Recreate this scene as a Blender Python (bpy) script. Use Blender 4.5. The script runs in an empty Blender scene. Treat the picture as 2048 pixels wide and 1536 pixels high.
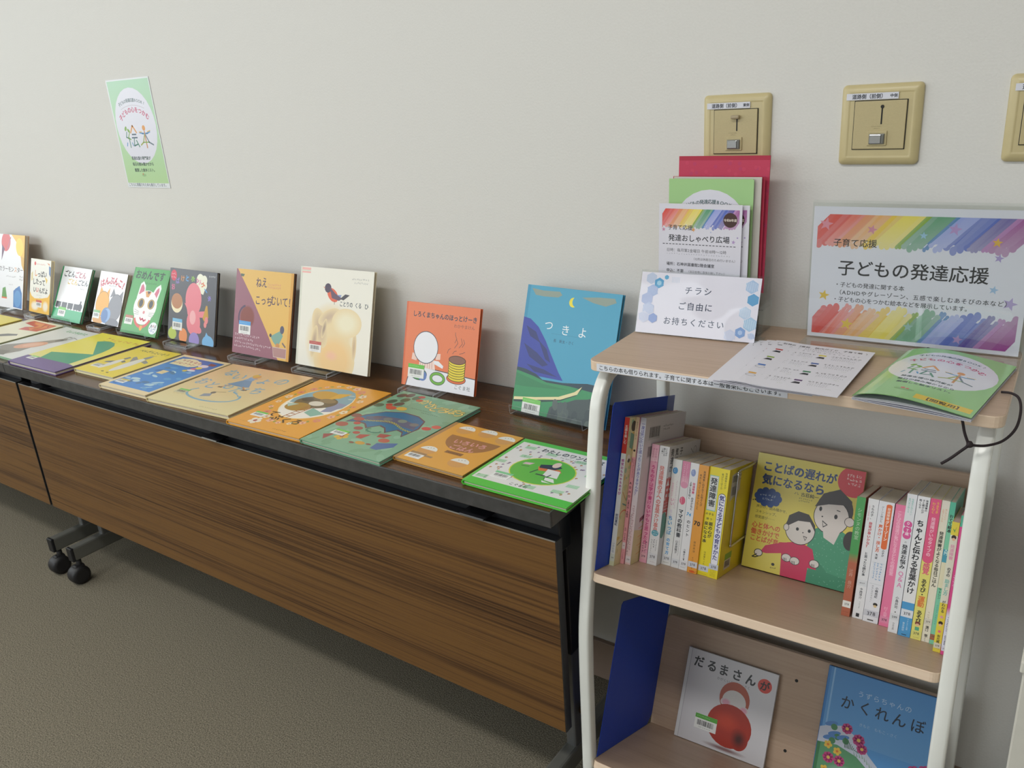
import bpy, bmesh, math, random
from mathutils import Vector, Matrix
from mathutils.geometry import tessellate_polygon

S = bpy.context.scene
COL = S.collection
R = math.radians

# ------------------------------------------------------------------ camera
cam_d = bpy.data.cameras.new('camera')
cam = bpy.data.objects.new('camera', cam_d)
COL.objects.link(cam)
yaw, pitch, roll, F = 0.6331, 0.3485, -0.071, 1661.238
fw = Vector((-math.sin(yaw)*math.cos(pitch), math.cos(yaw)*math.cos(pitch), -math.sin(pitch)))
rt = Vector((math.cos(yaw), math.sin(yaw), 0))
up = rt.cross(fw)
r2 = math.cos(roll)*rt + math.sin(roll)*up
u2 = -math.sin(roll)*rt + math.cos(roll)*up
M = Matrix((( r2.x, u2.x, -fw.x, 0), (r2.y, u2.y, -fw.y, -1.4041), (r2.z, u2.z, -fw.z, 1.3393), (0, 0, 0, 1)))
cam.matrix_world = M
cam_d.sensor_width = 36
cam_d.lens = F/2048*36
cam_d.clip_start = 0.02
S.camera = cam

# ------------------------------------------------------------------ world, daylight, exposure
S.view_settings.view_transform = 'Standard'
S.view_settings.look = 'None'
S.view_settings.exposure = 0.2
S.view_settings.gamma = 1.0
S.view_settings.use_curve_mapping = False
w = bpy.data.worlds.new('sky')
S.world = w
w.use_nodes = True
wn = w.node_tree.nodes
wn['Background'].inputs[0].default_value = (0.75, 0.85, 1.0, 1)
wn['Background'].inputs[1].default_value = 0.4


def area(name, loc, rot, sx, sy, power, col=(1, 1, 1)):
    l = bpy.data.lights.new(name, 'AREA')
    l.shape = 'RECTANGLE'; l.size = sx; l.size_y = sy; l.energy = power; l.color = col
    o = bpy.data.objects.new(name, l); COL.objects.link(o)
    o.location = loc; o.rotation_euler = rot
    return o


WIN = [(-5.2, -3.4), (-3.0, -1.2), (-0.8, 1.0)]          # openings of the window wall opposite
WZ0, WZ1, WY = 1.1, 2.64, -3.6
DAY = (0.91, 0.96, 1.0)
for k, (a, b) in enumerate(WIN):
    area('daylight', ((a+b)/2, WY-0.16, (WZ0+WZ1)/2), (R(90), 0, 0), b-a, WZ1-WZ0, (26, 29, 6)[k], DAY)
LWY = (-3.2, -0.9)                                        # window in the wall at the far left end
area('daylight', (-6.26, sum(LWY)/2, (WZ0+WZ1)/2), (R(90), 0, R(-90)), LWY[1]-LWY[0], WZ1-WZ0, 40, DAY)
for cx, pw in ((-4.2, 10), (-2.3, 12), (-0.4, 17)): area('added_overhead_fill', (cx, -1.7, 2.64), (0, 0, 0), 1.25, 0.25, pw, (1.0, 0.985, 0.95))  # added overhead fill without fixtures, brings in steeper light

# ------------------------------------------------------------------ helpers
LIN = lambda c: c/12.92 if c <= 0.04045 else ((c+0.055)/1.055)**2.4


def hx(s):
    s = s.lstrip('#')
    if len(s) == 3: s = ''.join(c*2 for c in s)
    return tuple(LIN(int(s[i:i+2], 16)/255) for i in (0, 2, 4))


def mixc(a, b, t):
    return tuple(x*(1-t)+y*t for x, y in zip(a, b))


def tag(o, label=None, cat=None, group=None, kind=None):
    if label: o['label'] = label
    if cat: o['category'] = cat
    if group: o['group'] = group
    if kind: o['kind'] = kind
    return o


def empty(name, mat, label, cat, group=None):
    o = bpy.data.objects.new(name, None); COL.objects.link(o)
    o.empty_display_size = 0.05
    o.matrix_world = mat if isinstance(mat, Matrix) else Matrix.Translation(mat)
    return tag(o, label, cat, group)


def new_mat(name):
    m = bpy.data.materials.new(name); m.use_nodes = True
    return m, m.node_tree, m.node_tree.nodes['Principled BSDF']


def plain(name, col, rough=0.5, metal=0.0, spec=0.5, bump=None):
    m, t, b = new_mat(name)
    b.inputs['Base Color'].default_value = (*col, 1)
    b.inputs['Roughness'].default_value = rough
    b.inputs['Metallic'].default_value = metal
    b.inputs['Specular IOR Level'].default_value = spec
    tc = t.nodes.new('ShaderNodeTexCoord')
    n = t.nodes.new('ShaderNodeTexNoise')
    sc, st, var = bump or (60, 0.0, 0.04)
    n.inputs['Scale'].default_value = sc
    t.links.new(tc.outputs['Object'], n.inputs['Vector'])
    mx = t.nodes.new('ShaderNodeMixRGB'); mx.blend_type = 'MULTIPLY'; mx.inputs[0].default_value = 1
    rp = t.nodes.new('ShaderNodeValToRGB')
    rp.color_ramp.elements[0].position = 0.3; rp.color_ramp.elements[1].position = 0.7
    rp.color_ramp.elements[0].color = (1-var, 1-var, 1-var, 1)
    t.links.new(n.outputs['Fac'], rp.inputs['Fac'])
    mx.inputs[1].default_value = (*col, 1)
    t.links.new(rp.outputs[0], mx.inputs[2]); t.links.new(mx.outputs[0], b.inputs['Base Color'])
    if st:
        bp = t.nodes.new('ShaderNodeBump'); bp.inputs['Strength'].default_value = st; bp.inputs['Distance'].default_value = 0.002
        t.links.new(n.outputs['Fac'], bp.inputs['Height']); t.links.new(bp.outputs[0], b.inputs['Normal'])
    return m


def printed(name, rough, spec=0.5, coat=0.0):
    m, t, b = new_mat(name)
    a = t.nodes.new('ShaderNodeAttribute'); a.attribute_name = 'Ink'
    t.links.new(a.outputs['Color'], b.inputs['Base Color'])
    b.inputs['Roughness'].default_value = rough
    b.inputs['Specular IOR Level'].default_value = spec
    b.inputs['Coat Weight'].default_value = coat
    b.inputs['Coat Roughness'].default_value = 0.12
    return m


def wood(name, stops, scale, rough, spec=0.5, contrast=(0.3, 0.7), fine=0.35):
    m, t, b = new_mat(name)
    L = t.links.new
    tc = t.nodes.new('ShaderNodeTexCoord')
    mp = t.nodes.new('ShaderNodeMapping'); mp.inputs['Scale'].default_value = scale
    L(tc.outputs['Object'], mp.inputs['Vector'])
    n1 = t.nodes.new('ShaderNodeTexNoise'); n1.inputs['Scale'].default_value = 1.0
    n1.inputs['Detail'].default_value = 6; n1.inputs['Roughness'].default_value = 0.62; n1.inputs['Distortion'].default_value = 0.25
    L(mp.outputs[0], n1.inputs['Vector'])
    mp2 = t.nodes.new('ShaderNodeMapping'); mp2.inputs['Scale'].default_value = (scale[0]*3, scale[1]*9, scale[2]*9)
    L(tc.outputs['Object'], mp2.inputs['Vector'])
    n2 = t.nodes.new('ShaderNodeTexNoise'); n2.inputs['Scale'].default_value = 1.0; n2.inputs['Detail'].default_value = 4
    L(mp2.outputs[0], n2.inputs['Vector'])
    mx = t.nodes.new('ShaderNodeMixRGB'); mx.inputs[0].default_value = fine
    L(n1.outputs['Fac'], mx.inputs[1]); L(n2.outputs['Fac'], mx.inputs[2])
    rp = t.nodes.new('ShaderNodeValToRGB')
    el = rp.color_ramp.elements
    for i, c in enumerate(stops):
        p = contrast[0] + (contrast[1]-contrast[0])*i/(len(stops)-1)
        e = el[i] if i < 2 else el.new(p)
        e.position = p; e.color = (*c, 1)
    L(mx.outputs[0], rp.inputs['Fac']); L(rp.outputs[0], b.inputs['Base Color'])
    b.inputs['Roughness'].default_value = rough; b.inputs['Specular IOR Level'].default_value = spec
    return m


def clear(name, tint=(0.97, 0.985, 0.98), gloss=0.9, rough=0.03):
    m, t, b = new_mat(name)
    t.nodes.remove(b)
    L = t.links.new
    out = t.nodes['Material Output']
    tr = t.nodes.new('ShaderNodeBsdfTransparent'); tr.inputs[0].default_value = (*tint, 1)
    gl = t.nodes.new('ShaderNodeBsdfGlossy'); gl.inputs['Roughness'].default_value = rough; gl.inputs[0].default_value = (gloss, gloss, gloss, 1)
    fr = t.nodes.new('ShaderNodeFresnel')
    ge = t.nodes.new('ShaderNodeNewGeometry'); mr = t.nodes.new('ShaderNodeMapRange')
    mr.inputs['To Min'].default_value = 1.49; mr.inputs['To Max'].default_value = 1/1.49
    L(ge.outputs['Backfacing'], mr.inputs['Value']); L(mr.outputs[0], fr.inputs[0])
    mx = t.nodes.new('ShaderNodeMixShader')
    L(fr.outputs[0], mx.inputs[0]); L(tr.outputs[0], mx.inputs[1]); L(gl.outputs[0], mx.inputs[2]); L(mx.outputs[0], out.inputs[0])
    return m


def edge_mat(name):
    m, t, b = new_mat(name)
    t.nodes.remove(b)
    L = t.links.new
    out = t.nodes['Material Output']
    tr = t.nodes.new('ShaderNodeBsdfTransparent'); tr.inputs[0].default_value = (0.9, 0.92, 0.95, 1)
    df = t.nodes.new('ShaderNodeBsdfTranslucent'); df.inputs[0].default_value = (0.85, 0.87, 0.92, 1)
    d2 = t.nodes.new('ShaderNodeBsdfDiffuse'); d2.inputs[0].default_value = (0.8, 0.82, 0.86, 1)
    a = t.nodes.new('ShaderNodeMixShader'); L(df.outputs[0], a.inputs[1]); L(d2.outputs[0], a.inputs[2])
    x = t.nodes.new('ShaderNodeMixShader'); x.inputs[0].default_value = 0.55
    L(tr.outputs[0], x.inputs[1]); L(a.outputs[0], x.inputs[2]); L(x.outputs[0], out.inputs[0])
    return m


# materials
WALL = plain('wall_paint', hx('dfddd8'), 0.85, spec=0.2, bump=(260, 0.2, 0.02))
CEIL = plain('ceiling_paint', hx('e6e4de'), 0.9, spec=0.2)
CARPET = plain('carpet', hx('968e7c'), 0.95, spec=0.1, bump=(330, 0.8, 0.66))
SKIRT = plain('skirting', hx('9a8576'), 0.5)
WALNUT = wood('walnut_panel', [hx('2a1b11'), hx('4d331d'), hx('6c4b29'), hx('76532b'), hx('5a3d21')], (0.55, 26, 26), 0.36, 0.5, (0.32, 0.66), 0.5)
WALTOP = wood('walnut_top', [hx('2c1c12'), hx('553820'), hx('6b482a')], (0.9, 22, 22), 0.22, 0.5, (0.3, 0.7))
MAPLE = wood('maple_board', [hx('ab917b'), hx('baa08a'), hx('c4ab95')], (2, 30, 30), 0.38, 0.4, (0.25, 0.75), 0.5)
MAPLE_E = wood('maple_edge', [hx('dcc1a6'), hx('e6cdb4'), hx('ebd6be')], (2, 40, 40), 0.4, 0.4, (0.25, 0.75), 0.5)
BLACK = plain('black_plastic', hx('2b2a2b'), 0.45, bump=(90, 0.0, 0.25))
EDGE = plain('black_edge_band', hx('4a4948'), 0.42, bump=(45, 0.1, 0.35))
DARK = plain('black_metal', hx('1b1c20'), 0.4)
GREYM = plain('grey_metal', hx('7c7d7e'), 0.4, 0.6)
DGREY = plain('dark_grey_metal', hx('75756f'), 0.35, 0.3)
WHITEM = plain('white_paint_metal', hx('eeefe9'), 0.25, bump=(30, 0, 0.02))
RUBBER = plain('black_rubber', hx('201f21'), 0.5)
CHROME = plain('chrome', hx('c9cdd2'), 0.12, 1.0)
BRASS = plain('bronze', hx('6d543a'), 0.35, 0.8)
BLUE = plain('blue_steel', hx('2148ba'), 0.5, 0, 0.3, bump=(300, 0.1, 0.05))
IVORY = plain('ivory_plastic', hx('c9ba8c'), 0.32)
IVORY2 = plain('ivory_panel', hx('bfb084'), 0.45, bump=(500, 0.1, 0.04))
SLOT = plain('black_slot', hx('121212'), 0.6)
PAGES = plain('paper_pages', hx('d9d0bf'), 0.8, bump=(500, 0.0, 0.12))
GLOSSP = printed('printed_gloss', 0.32, 0.5)
MATTEP = printed('printed_matte', 0.55, 0.4)
LAMIN = printed('printed_laminate', 0.12, 0.6, 0.3)
POUCH = printed('pouch_laminate', 0.4, 0.4, 0.6)
_t = POUCH.node_tree; _b = _t.nodes['Principled BSDF']
_b.inputs['Coat Roughness'].default_value = 0.04; _b.inputs['Coat IOR'].default_value = 1.55
_n = _t.nodes.new('ShaderNodeTexNoise'); _n.inputs['Scale'].default_value = 11; _n.inputs['Detail'].default_value = 1
_c = _t.nodes.new('ShaderNodeTexCoord'); _t.links.new(_c.outputs['Object'], _n.inputs['Vector'])
_p = _t.nodes.new('ShaderNodeBump'); _p.inputs['Strength'].default_value = 0.5; _p.inputs['Distance'].default_value = 0.006
_t.links.new(_n.outputs['Fac'], _p.inputs['Height']); _t.links.new(_p.outputs[0], _b.inputs['Coat Normal'])
ACRYL = clear('clear_acrylic')
ACEDGE = edge_mat('acrylic_edge')
GLASS = clear('window_glass', (0.98, 0.99, 0.985))
CORD = plain('dark_cord', hx('24181d'), 0.7)
CABW = plain('white_cabinet_paint', hx('d9d6cb'), 0.5)
ALU = plain('aluminium', hx('b5b5b0'), 0.4, 0.7)


class MB:
    """collects simple shapes into one mesh with several material slots"""
    def __init__(s):
        s.bm = bmesh.new(); s.mats = []

    def mi(s, m):
        if m not in s.mats: s.mats.append(m)
        return s.mats.index(m)

    def box(s, x0, x1, y0, y1, z0, z1, m, bev=0.0, seg=2):
        b = bmesh.new()
        vs = [b.verts.new((x, y, z)) for x in (x0, x1) for y in (y0, y1) for z in (z0, z1)]
        for f in ((0, 1, 3, 2), (4, 6, 7, 5), (0, 4, 5, 1), (2, 3, 7, 6), (0, 2, 6, 4), (1, 5, 7, 3)):
            b.faces.new([vs[i] for i in f])
        if bev: bmesh.ops.bevel(b, geom=list(b.edges), offset=bev, segments=seg, affect='EDGES', profile=0.5)
        s.add(b, m, smooth=False)

    def add(s, b, m, smooth=False, T=None):
        if T is not None: bmesh.ops.transform(b, matrix=T, verts=b.verts)
        i = s.mi(m); mp = {}
        for v in b.verts: mp[v] = s.bm.verts.new(v.co)
        for f in b.faces:
            try: g = s.bm.faces.new([mp[v] for v in f.verts])
            except ValueError: continue
            g.material_index = i; g.smooth = smooth or f.smooth
        b.free()

    def prism(s, pts, t0, t1, m, axis='y', bev=0.0, mside=None):
        """pts 2-D outline extruded between t0 and t1 along axis"""
        b = bmesh.new()
        P = {'y': lambda p, t: (p[0], t, p[1]), 'x': lambda p, t: (t, p[0], p[1]), 'z': lambda p, t: (p[0], p[1], t)}[axis]
        A = [b.verts.new(P(p, t0)) for p in pts]; B = [b.verts.new(P(p, t1)) for p in pts]
        n = len(pts)
        caps = [b.faces.new(A), b.faces.new(B[::-1])]
        for i in range(n): b.faces.new((A[i], B[i], B[(i+1) % n], A[(i+1) % n]))
        bmesh.ops.recalc_face_normals(b, faces=b.faces)
        if bev: bmesh.ops.bevel(b, geom=[e for f in caps for e in f.edges], offset=bev, segments=2, affect='EDGES', profile=0.5)
        s.add(b, m)

    def tube(s, path, r, m, n=10, closed=False):
        path = [Vector(p) for p in path]; b = bmesh.new(); rings = []
        prev = None
        for i, p in enumerate(path):
            d = (path[min(i+1, len(path)-1)]-path[max(i-1, 0)]).normalized()
            if prev is None:
                a = d.orthogonal().normalized()
            else:
                a = (prev - d*prev.dot(d)).normalized()
            prev = a; c = d.cross(a)
            rr = r[i] if isinstance(r, (list, tuple)) else r
            rings.append([b.verts.new(p+rr*(math.cos(t)*a+math.sin(t)*c)) for t in (2*math.pi*k/n for k in range(n))])
        for A, B in zip(rings, rings[1:]):
            for k in range(n): b.faces.new((A[k], A[(k+1) % n], B[(k+1) % n], B[k])).smooth = True
        b.faces.new(rings[0][::-1]); b.faces.new(rings[-1])
        s.add(b, m)

    def lathe(s, prof, m, c=(0, 0, 0), axis='z', n=24):
        """prof: list of (radius, height)"""
        b = bmesh.new(); rings = []
        P = {'z': lambda x, y, h: (c[0]+x, c[1]+y, c[2]+h), 'x': lambda x, y, h: (c[0]+h, c[1]+x, c[2]+y), 'y': lambda x, y, h: (c[0]+x, c[1]+h, c[2]+y)}[axis]
        for r, h in prof: rings.append([b.verts.new(P(r*math.cos(2*math.pi*k/n), r*math.sin(2*math.pi*k/n), h)) for k in range(n)])
        for A, B in zip(rings, rings[1:]):
            for k in range(n): b.faces.new((A[k], A[(k+1) % n], B[(k+1) % n], B[k])).smooth = True
        b.faces.new(rings[0][::-1]); b.faces.new(rings[-1])
        bmesh.ops.recalc_face_normals(b, faces=b.faces)
        s.add(b, m)

    def build(s, name, parent=None, mat=None):
        me = bpy.data.meshes.new(name)
        if mat is not None: s.bm.transform(mat)
        s.bm.normal_update(); s.bm.to_mesh(me); s.bm.free()
        for m in s.mats: me.materials.append(m)
        o = bpy.data.objects.new(name, me); COL.objects.link(o)
        if parent is not None: o.parent = parent
        return o


def struct(o):
    o['kind'] = 'structure'; return o


# ------------------------------------------------------------------ glyphs and printed artwork
_cu = bpy.data.curves.new('glyph', 'FONT'); _cu.resolution_u = 3
_go = bpy.data.objects.new('glyph', _cu); COL.objects.link(_go)
_cache = {}


def glyph(ch, bold=0.0):
    k = ch
    if k not in _cache:
        _cu.body = ch
        _cu.update_tag(); bpy.context.view_layer.update()
        dg = bpy.context.evaluated_depsgraph_get()
        ev = _go.evaluated_get(dg); me = ev.to_mesh()
        vs = [(v.co.x, v.co.y) for v in me.vertices]
        fs = [tuple(p.vertices) for p in me.polygons]
        ev.to_mesh_clear()
        adv = 1.0 if ord(ch) > 0x2fff else ((max(v[0] for v in vs)+0.07) if vs else 0.3)
        _cache[k] = (vs, fs, adv)
    return _cache[k]


def clip(poly, ax, lim, sgn):
    out = []
    n = len(poly)
    for i in range(n):
        a, b = poly[i], poly[(i+1) % n]
        da, db = sgn*(a[ax]-lim), sgn*(b[ax]-lim)
        if da >= 0: out.append(a)
        if da*db < 0:
            t = da/(da-db); out.append(tuple(x+(y-x)*t for x, y in zip(a, b)))
    return out


class Art:
    """flat printed artwork, u to the right and v downwards, both 0..1"""
    STEP = 2.2e-5

    def __init__(s, w, h, bg, rnd=1):
        s.w, s.h = w, h; s.polys = []; s.layer = 0; s.rng = random.Random(rnd)
        if bg is not None:
            s.quad(0, 0, 1, 1, bg)

    def c(s, col): return hx(col) if isinstance(col, str) else col

    def add(s, pts, cols, keep=False, sub=0.0):
        """pts in metres (x right, y up); cols one colour or one per point"""
        if not keep: s.layer += 1
        if not isinstance(cols, list): cols = [s.c(cols)]*len(pts)
        P = [(p[0], p[1], *s.c(k)) for p, k in zip(pts, cols)]
        for ax, lim, sg in ((0, 0, 1), (0, s.w, -1), (1, 0, 1), (1, s.h, -1)):
            P = clip(P, ax, lim, sg)
            if len(P) < 3: return
        s.polys.append((P, s.layer, sub))

    dv = 0.0                                               # extra downward shift of what is drawn next

    def m(s, u, v): return (u*s.w, s.h*(1-v-s.dv))

    def quad(s, u0, v0, u1, v1, a, b=None, horiz=False):
        b = b or a
        c = [a, b, b, a] if horiz else [b, b, a, a]
        s.add([s.m(u0, v1), s.m(u1, v1), s.m(u1, v0), s.m(u0, v0)], [s.c(x) for x in c])
        return s

    def poly(s, pts, col):
        q = [s.m(*p) for p in pts]; s.layer += 1
        tri = tessellate_polygon([[Vector((x, y, 0)) for x, y in q]])
        for t in tri:
            tp = [q[i] for i in t]
            if (tp[1][0]-tp[0][0])*(tp[2][1]-tp[0][1])-(tp[1][1]-tp[0][1])*(tp[2][0]-tp[0][0]) < 0: tp.reverse()
            s.add(tp, col, True)
        return s

    def _ell(s, u, v, rx, ry, rot, n=28, a0=0, a1=360):
        x, y = s.m(u, v); rx *= s.w; ry *= s.w; c, d = math.cos(R(rot)), math.sin(R(rot)); out = []
        for k in range(n+(0 if a1-a0 >= 360 else 1)):
            t = R(a0+(a1-a0)*k/n); a, b = rx*math.cos(t), ry*math.sin(t)
            out.append((x+a*c-b*d, y+a*d+b*c))
        return out

    def ell(s, u, v, rx, ry=None, col='000', rot=0, a0=0, a1=360, line=None, lw=0.01):
        """filled ellipse or sector (radii as part of the width), optional outline"""
        ry = rx if ry is None else ry
        if line: s.add(s._ell(u, v, rx+lw, ry+lw, rot, 28, a0, a1), line)
        s.add(s._ell(u, v, rx, ry, rot, 28, a0, a1), col); return s

    def ring(s, u, v, rx, ry, lw, col, a0=0, a1=360, n=32, rot=0):
        A = s._ell(u, v, rx, ry, rot, n, a0, a1); B = s._ell(u, v, rx-lw, ry-lw, rot, n, a0, a1)
        s.layer += 1; N = len(A)
        for k in range(N if a1-a0 >= 360 else N-1):
            s.add([A[k], A[(k+1) % N], B[(k+1) % N], B[k]], col, True)
        return s

    def soft(s, u, v, rx, ry, col, bg, rot=0, core=0.5):
        """ellipse whose colour fades into bg at its rim"""
        A = s._ell(u, v, rx, ry, rot); B = s._ell(u, v, rx*core, ry*core, rot)
        s.layer += 1; c, g = s.c(col), s.c(bg); N = len(A)
        for k in range(N):
            j = (k+1) % N
            s.add([B[k], A[k], A[j], B[j]], [c, g, g, c], True)
        s.add(B, c, True); return s

    def line(s, pts, lw, col):
        q = [Vector(s.m(*p)) for p in pts]; s.layer += 1; h = lw*s.w/2
        for a, b in zip(q, q[1:]):
            d = (b-a).normalized(); n = Vector((-d.y, d.x))*h; e = d*h*0.5
            s.add([tuple(a-e-n), tuple(b+e-n), tuple(b+e+n), tuple(a-e+n)], col, True)
        return s

    def star(s, u, v, r, col, rot=0, n=5, k=0.42):
        x, y = s.m(u, v); r *= s.w; s.layer += 1
        P = [(x+(r if i % 2 == 0 else r*k)*math.sin(R(rot)+math.pi*i/n), y+(r if i % 2 == 0 else r*k)*math.cos(R(rot)+math.pi*i/n)) for i in range(2*n)]
        for i in range(2*n): s.add([(x, y), P[(i+1) % (2*n)], P[i]], col, True)
        return s

    def flower(s, u, v, r, col, mid, n=6):
        x0 = u*s.w; y0 = s.h*(1-v)
        s.layer += 1
        for k in range(n):
            a = 2*math.pi*k/n
            cx, cy = u+r*0.62*math.cos(a), v+r*0.62*math.sin(a)*s.w/s.h
            s.add(s._ell(cx, cy, r*0.42, r*0.42, 0, 9), col, True)
        s.ell(u, v, r*0.3, r*0.3, mid); return s

    def _put(s, ch, x, y, em, col, bold, rot=0, sx=1.0, shear=0.0):
        vs, fs, adv = glyph(ch, bold)
        if not fs: return
        c, d = math.cos(rot), math.sin(rot); col = s.c(col); Q = []
        for gx, gy in vs:
            a, b = (gx-0.5*min(adv, 1))*em*sx, (gy-0.38)*em
            a += shear*b
            Q.append((x+a*c-b*d, y+a*d+b*c))
        b = min(bold, .03 if len(fs) > 60 else .045)*em*.75
        sh = [(0, 0)] if b == 0 else ([(b, b), (-b, -b)] if em < .0045 else [(b, b), (-b, -b), (b, -b), (-b, b)])     # heavier strokes: a few shifted stamps
        for f in fs:
            t = [Q[i] for i in f]
            ar = sum(t[i][0]*t[(i+1) % len(t)][1]-t[(i+1) % len(t)][0]*t[i][1] for i in range(len(t)))
            if ar < 0: t.reverse()
            for k, (ox, oy) in enumerate(sh): s.add([(p+ox, q_+oy) for p, q_ in t], col, True, k*.17)

    def txt(s, st, u, v, size, col='222', bold=0.0, ls=1.0, al='l', rot=0.0, sx=1.0, cols=None, shear=0.0, jig=0.0):
        """horizontal line; size is the em as part of the width, v the middle of the line"""
        em = size*s.w; s.layer += 1
        advs = [glyph(ch, bold)[2] if ord(ch) < 0x3000 else 1.0 for ch in st]
        tot = sum(a*em*sx*ls for a in advs)
        x0, y0 = s.m(u, v); off = {'l': 0, 'c': -tot/2, 'r': -tot}[al]
        c, d = math.cos(R(rot)), math.sin(R(rot))
        for i, (ch, a) in enumerate(zip(st, advs)):
            t = off+a*em*sx*ls/2; jy = s.rng.uniform(-jig, jig)*em
            s._put(ch, x0+t*c-jy*d, y0+t*d+jy*c, em, cols[i % len(cols)] if cols else col, bold, R(rot)+R(s.rng.uniform(-60, 60)*jig), sx, shear)
            off += a*em*sx*ls
        return s

    def arc(s, st, u, v, r, size, col, a0, a1, bold=0.0, cols=None):
        """text along an arc: centre u,v radius r (part of width), angles clockwise from the top"""
        s.layer += 1; x, y = s.m(u, v); n = len(st)
        for i, ch in enumerate(st):
            a = R(a0+(a1-a0)*(i/(n-1) if n > 1 else 0.5))
            s._put(ch, x+r*s.w*math.sin(a), y+r*s.w*math.cos(a), size*s.w, cols[i % len(cols)] if cols else col, bold, -a)
        return s

    def vtxt(s, st, u, v, size, col='222', bold=0.0, ls=1.0, cols=None, sx=1.0):
        """vertical line, top at v; size is the em as part of the width"""
        em = size*s.w; s.layer += 1; x, y = s.m(u, v)
        for i, ch in enumerate(st):
            y -= em*ls/2
            rt_ = -math.pi/2 if ch in 'ー（）()「」-～…' else 0
            if ch != ' ': s._put(ch, x, y, em, cols[i % len(cols)] if cols else col, bold, rt_, sx)
            y -= em*ls/2
        return s

    def scrib(s, u, v, n, size, col, rot=0.0, gap=1.15, vert=False):
        """rows of tiny unreadable print: a few strokes per character"""
        s.layer += 1; em = size*s.w; x, y = s.m(u, v); c, d = math.cos(R(rot)), math.sin(R(rot))
        for k in range(n):
            for j in range(4):
                hor = s.rng.random() < 0.55
                a, b = s.rng.uniform(-.3, .3)*em, s.rng.uniform(-.35, .35)*em
                la, lb = (em*s.rng.uniform(.3, .75), em*0.13) if hor else (em*0.13, em*s.rng.uniform(.3, .75))
                P = [(a-la/2, b-lb/2), (a+la/2, b-lb/2), (a+la/2, b+lb/2), (a-la/2, b+lb/2)]
                s.add([(x+p*c-q*d, y+p*d+q*c) for p, q in P], col, True)
            if vert: y -= em*gap
            else: x += em*gap*c; y += em*gap*d
        return s

    def bars(s, u0, v0, u1, v1, n=22, col='2a2a2e'):
        s.layer += 1
        for k in range(n):
            a = u0+(u1-u0)*k/n; b = a+(u1-u0)/n*s.rng.choice((.35, .5, .75))
            s.add([s.m(a, v1), s.m(b, v1), s.m(b, v0), s.m(a, v0)], col, True)
        return s

    def levels(s):
        """height of every print layer: one above the highest earlier layer it overlaps"""
        box = {}
        for P, l, _ in s.polys:
            xs = [p[0] for p in P]; ys = [p[1] for p in P]; b = box.get(l)
            q = (min(xs), max(xs), min(ys), max(ys))
            box[l] = q if b is None else (min(b[0], q[0]), max(b[1], q[1]), min(b[2], q[2]), max(b[3], q[3]))
        out = {}; seen = []
        for l in sorted(box):
            b = box[l]
            out[l] = 1+max([v for c, v in seen if c[0] < b[1] and b[0] < c[1] and c[2] < b[3] and b[2] < c[3]], default=0)
            seen.append((b, out[l]))
        s.top = max(out.values(), default=1)
        return out

    # ---- write the artwork into an MB: fn maps (x, y, lift) to a point
    def into(s, mb, mat, fn, strips=0):
        i = mb.mi(mat); lay = mb.bm.loops.layers.float_color.get('Ink') or mb.bm.loops.layers.float_color.new('Ink')
        lv = s.levels()
        for P, l, sub in s.polys:
            l = lv[l]+sub
            parts = [P]
            if strips:
                parts = []
                xs = [p[0] for p in P]; k0 = max(0, int(min(xs)/s.w*strips-1e-6)); k1 = min(strips-1, int(max(xs)/s.w*strips))
                for k in range(k0, k1+1):
                    q = clip(P, 0, s.w*k/strips, 1)
                    if len(q) >= 3: q = clip(q, 0, s.w*(k+1)/strips, -1)
                    if len(q) >= 3: parts.append(q)
            for q in parts:
                vs = [mb.bm.verts.new(fn(p[0], p[1], (l-1)*s.STEP)) for p in q]
                try: f = mb.bm.faces.new(vs)
                except ValueError: continue
                f.material_index = i
                for lp, p in zip(f.loops, q): lp[lay] = (*p[2:5], 1)
        return mb


def ink(mb, col, names=None):
    """give every face so far the plain colour col (call before the artwork goes on)"""
    lay = mb.bm.loops.layers.float_color.get('Ink') or mb.bm.loops.layers.float_color.new('Ink')
    c = hx(col) if isinstance(col, str) else col
    for f in mb.bm.faces:
        for lp in f.loops: lp[lay] = (*c, 1)
    return mb


FRONT = lambda x, y, l: (x, -l, y)


# ------------------------------------------------------------------ room shell
mb = MB(); mb.box(-6.2, 2.2, WY, 0.0, -0.1, 0.0, CARPET); struct(mb.build('floor'))
mb = MB(); mb.box(-6.35, 2.35, WY-.15, 0.15, 2.7, 2.8, CEIL); struct(mb.build('ceiling'))
mb = MB(); mb.box(-6.35, 2.35, 0.0, 0.15, -0.1, 2.7, WALL); struct(mb.build('wall_back'))
mb = MB(); mb.box(2.2, 2.35, WY-.15, 0.0, -0.1, 2.7, WALL); struct(mb.build('wall_right'))
mb = MB()
mb.box(-6.35, -6.2, WY-.15, LWY[0], -0.1, 2.7, WALL); mb.box(-6.35, -6.2, LWY[1], 0.0, -0.1, 2.7, WALL)
mb.box(-6.35, -6.2, LWY[0], LWY[1], -0.1, WZ0, WALL); mb.box(-6.35, -6.2, LWY[0], LWY[1], WZ1, 2.7, WALL)
struct(mb.build('wall_left'))
mb = MB()
xs = [-6.2]+[v for p in WIN for v in p]+[2.2]
for i in range(0, len(xs), 2): mb.box(xs[i], xs[i+1], WY-.15, WY, -0.1, 2.7, WALL)
for a, b in WIN:
    mb.box(a, b, WY-.15, WY, -0.1, WZ0, WALL); mb.box(a, b, WY-.15, WY, WZ1, 2.7, WALL)
struct(mb.build('wall_front'))


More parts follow.
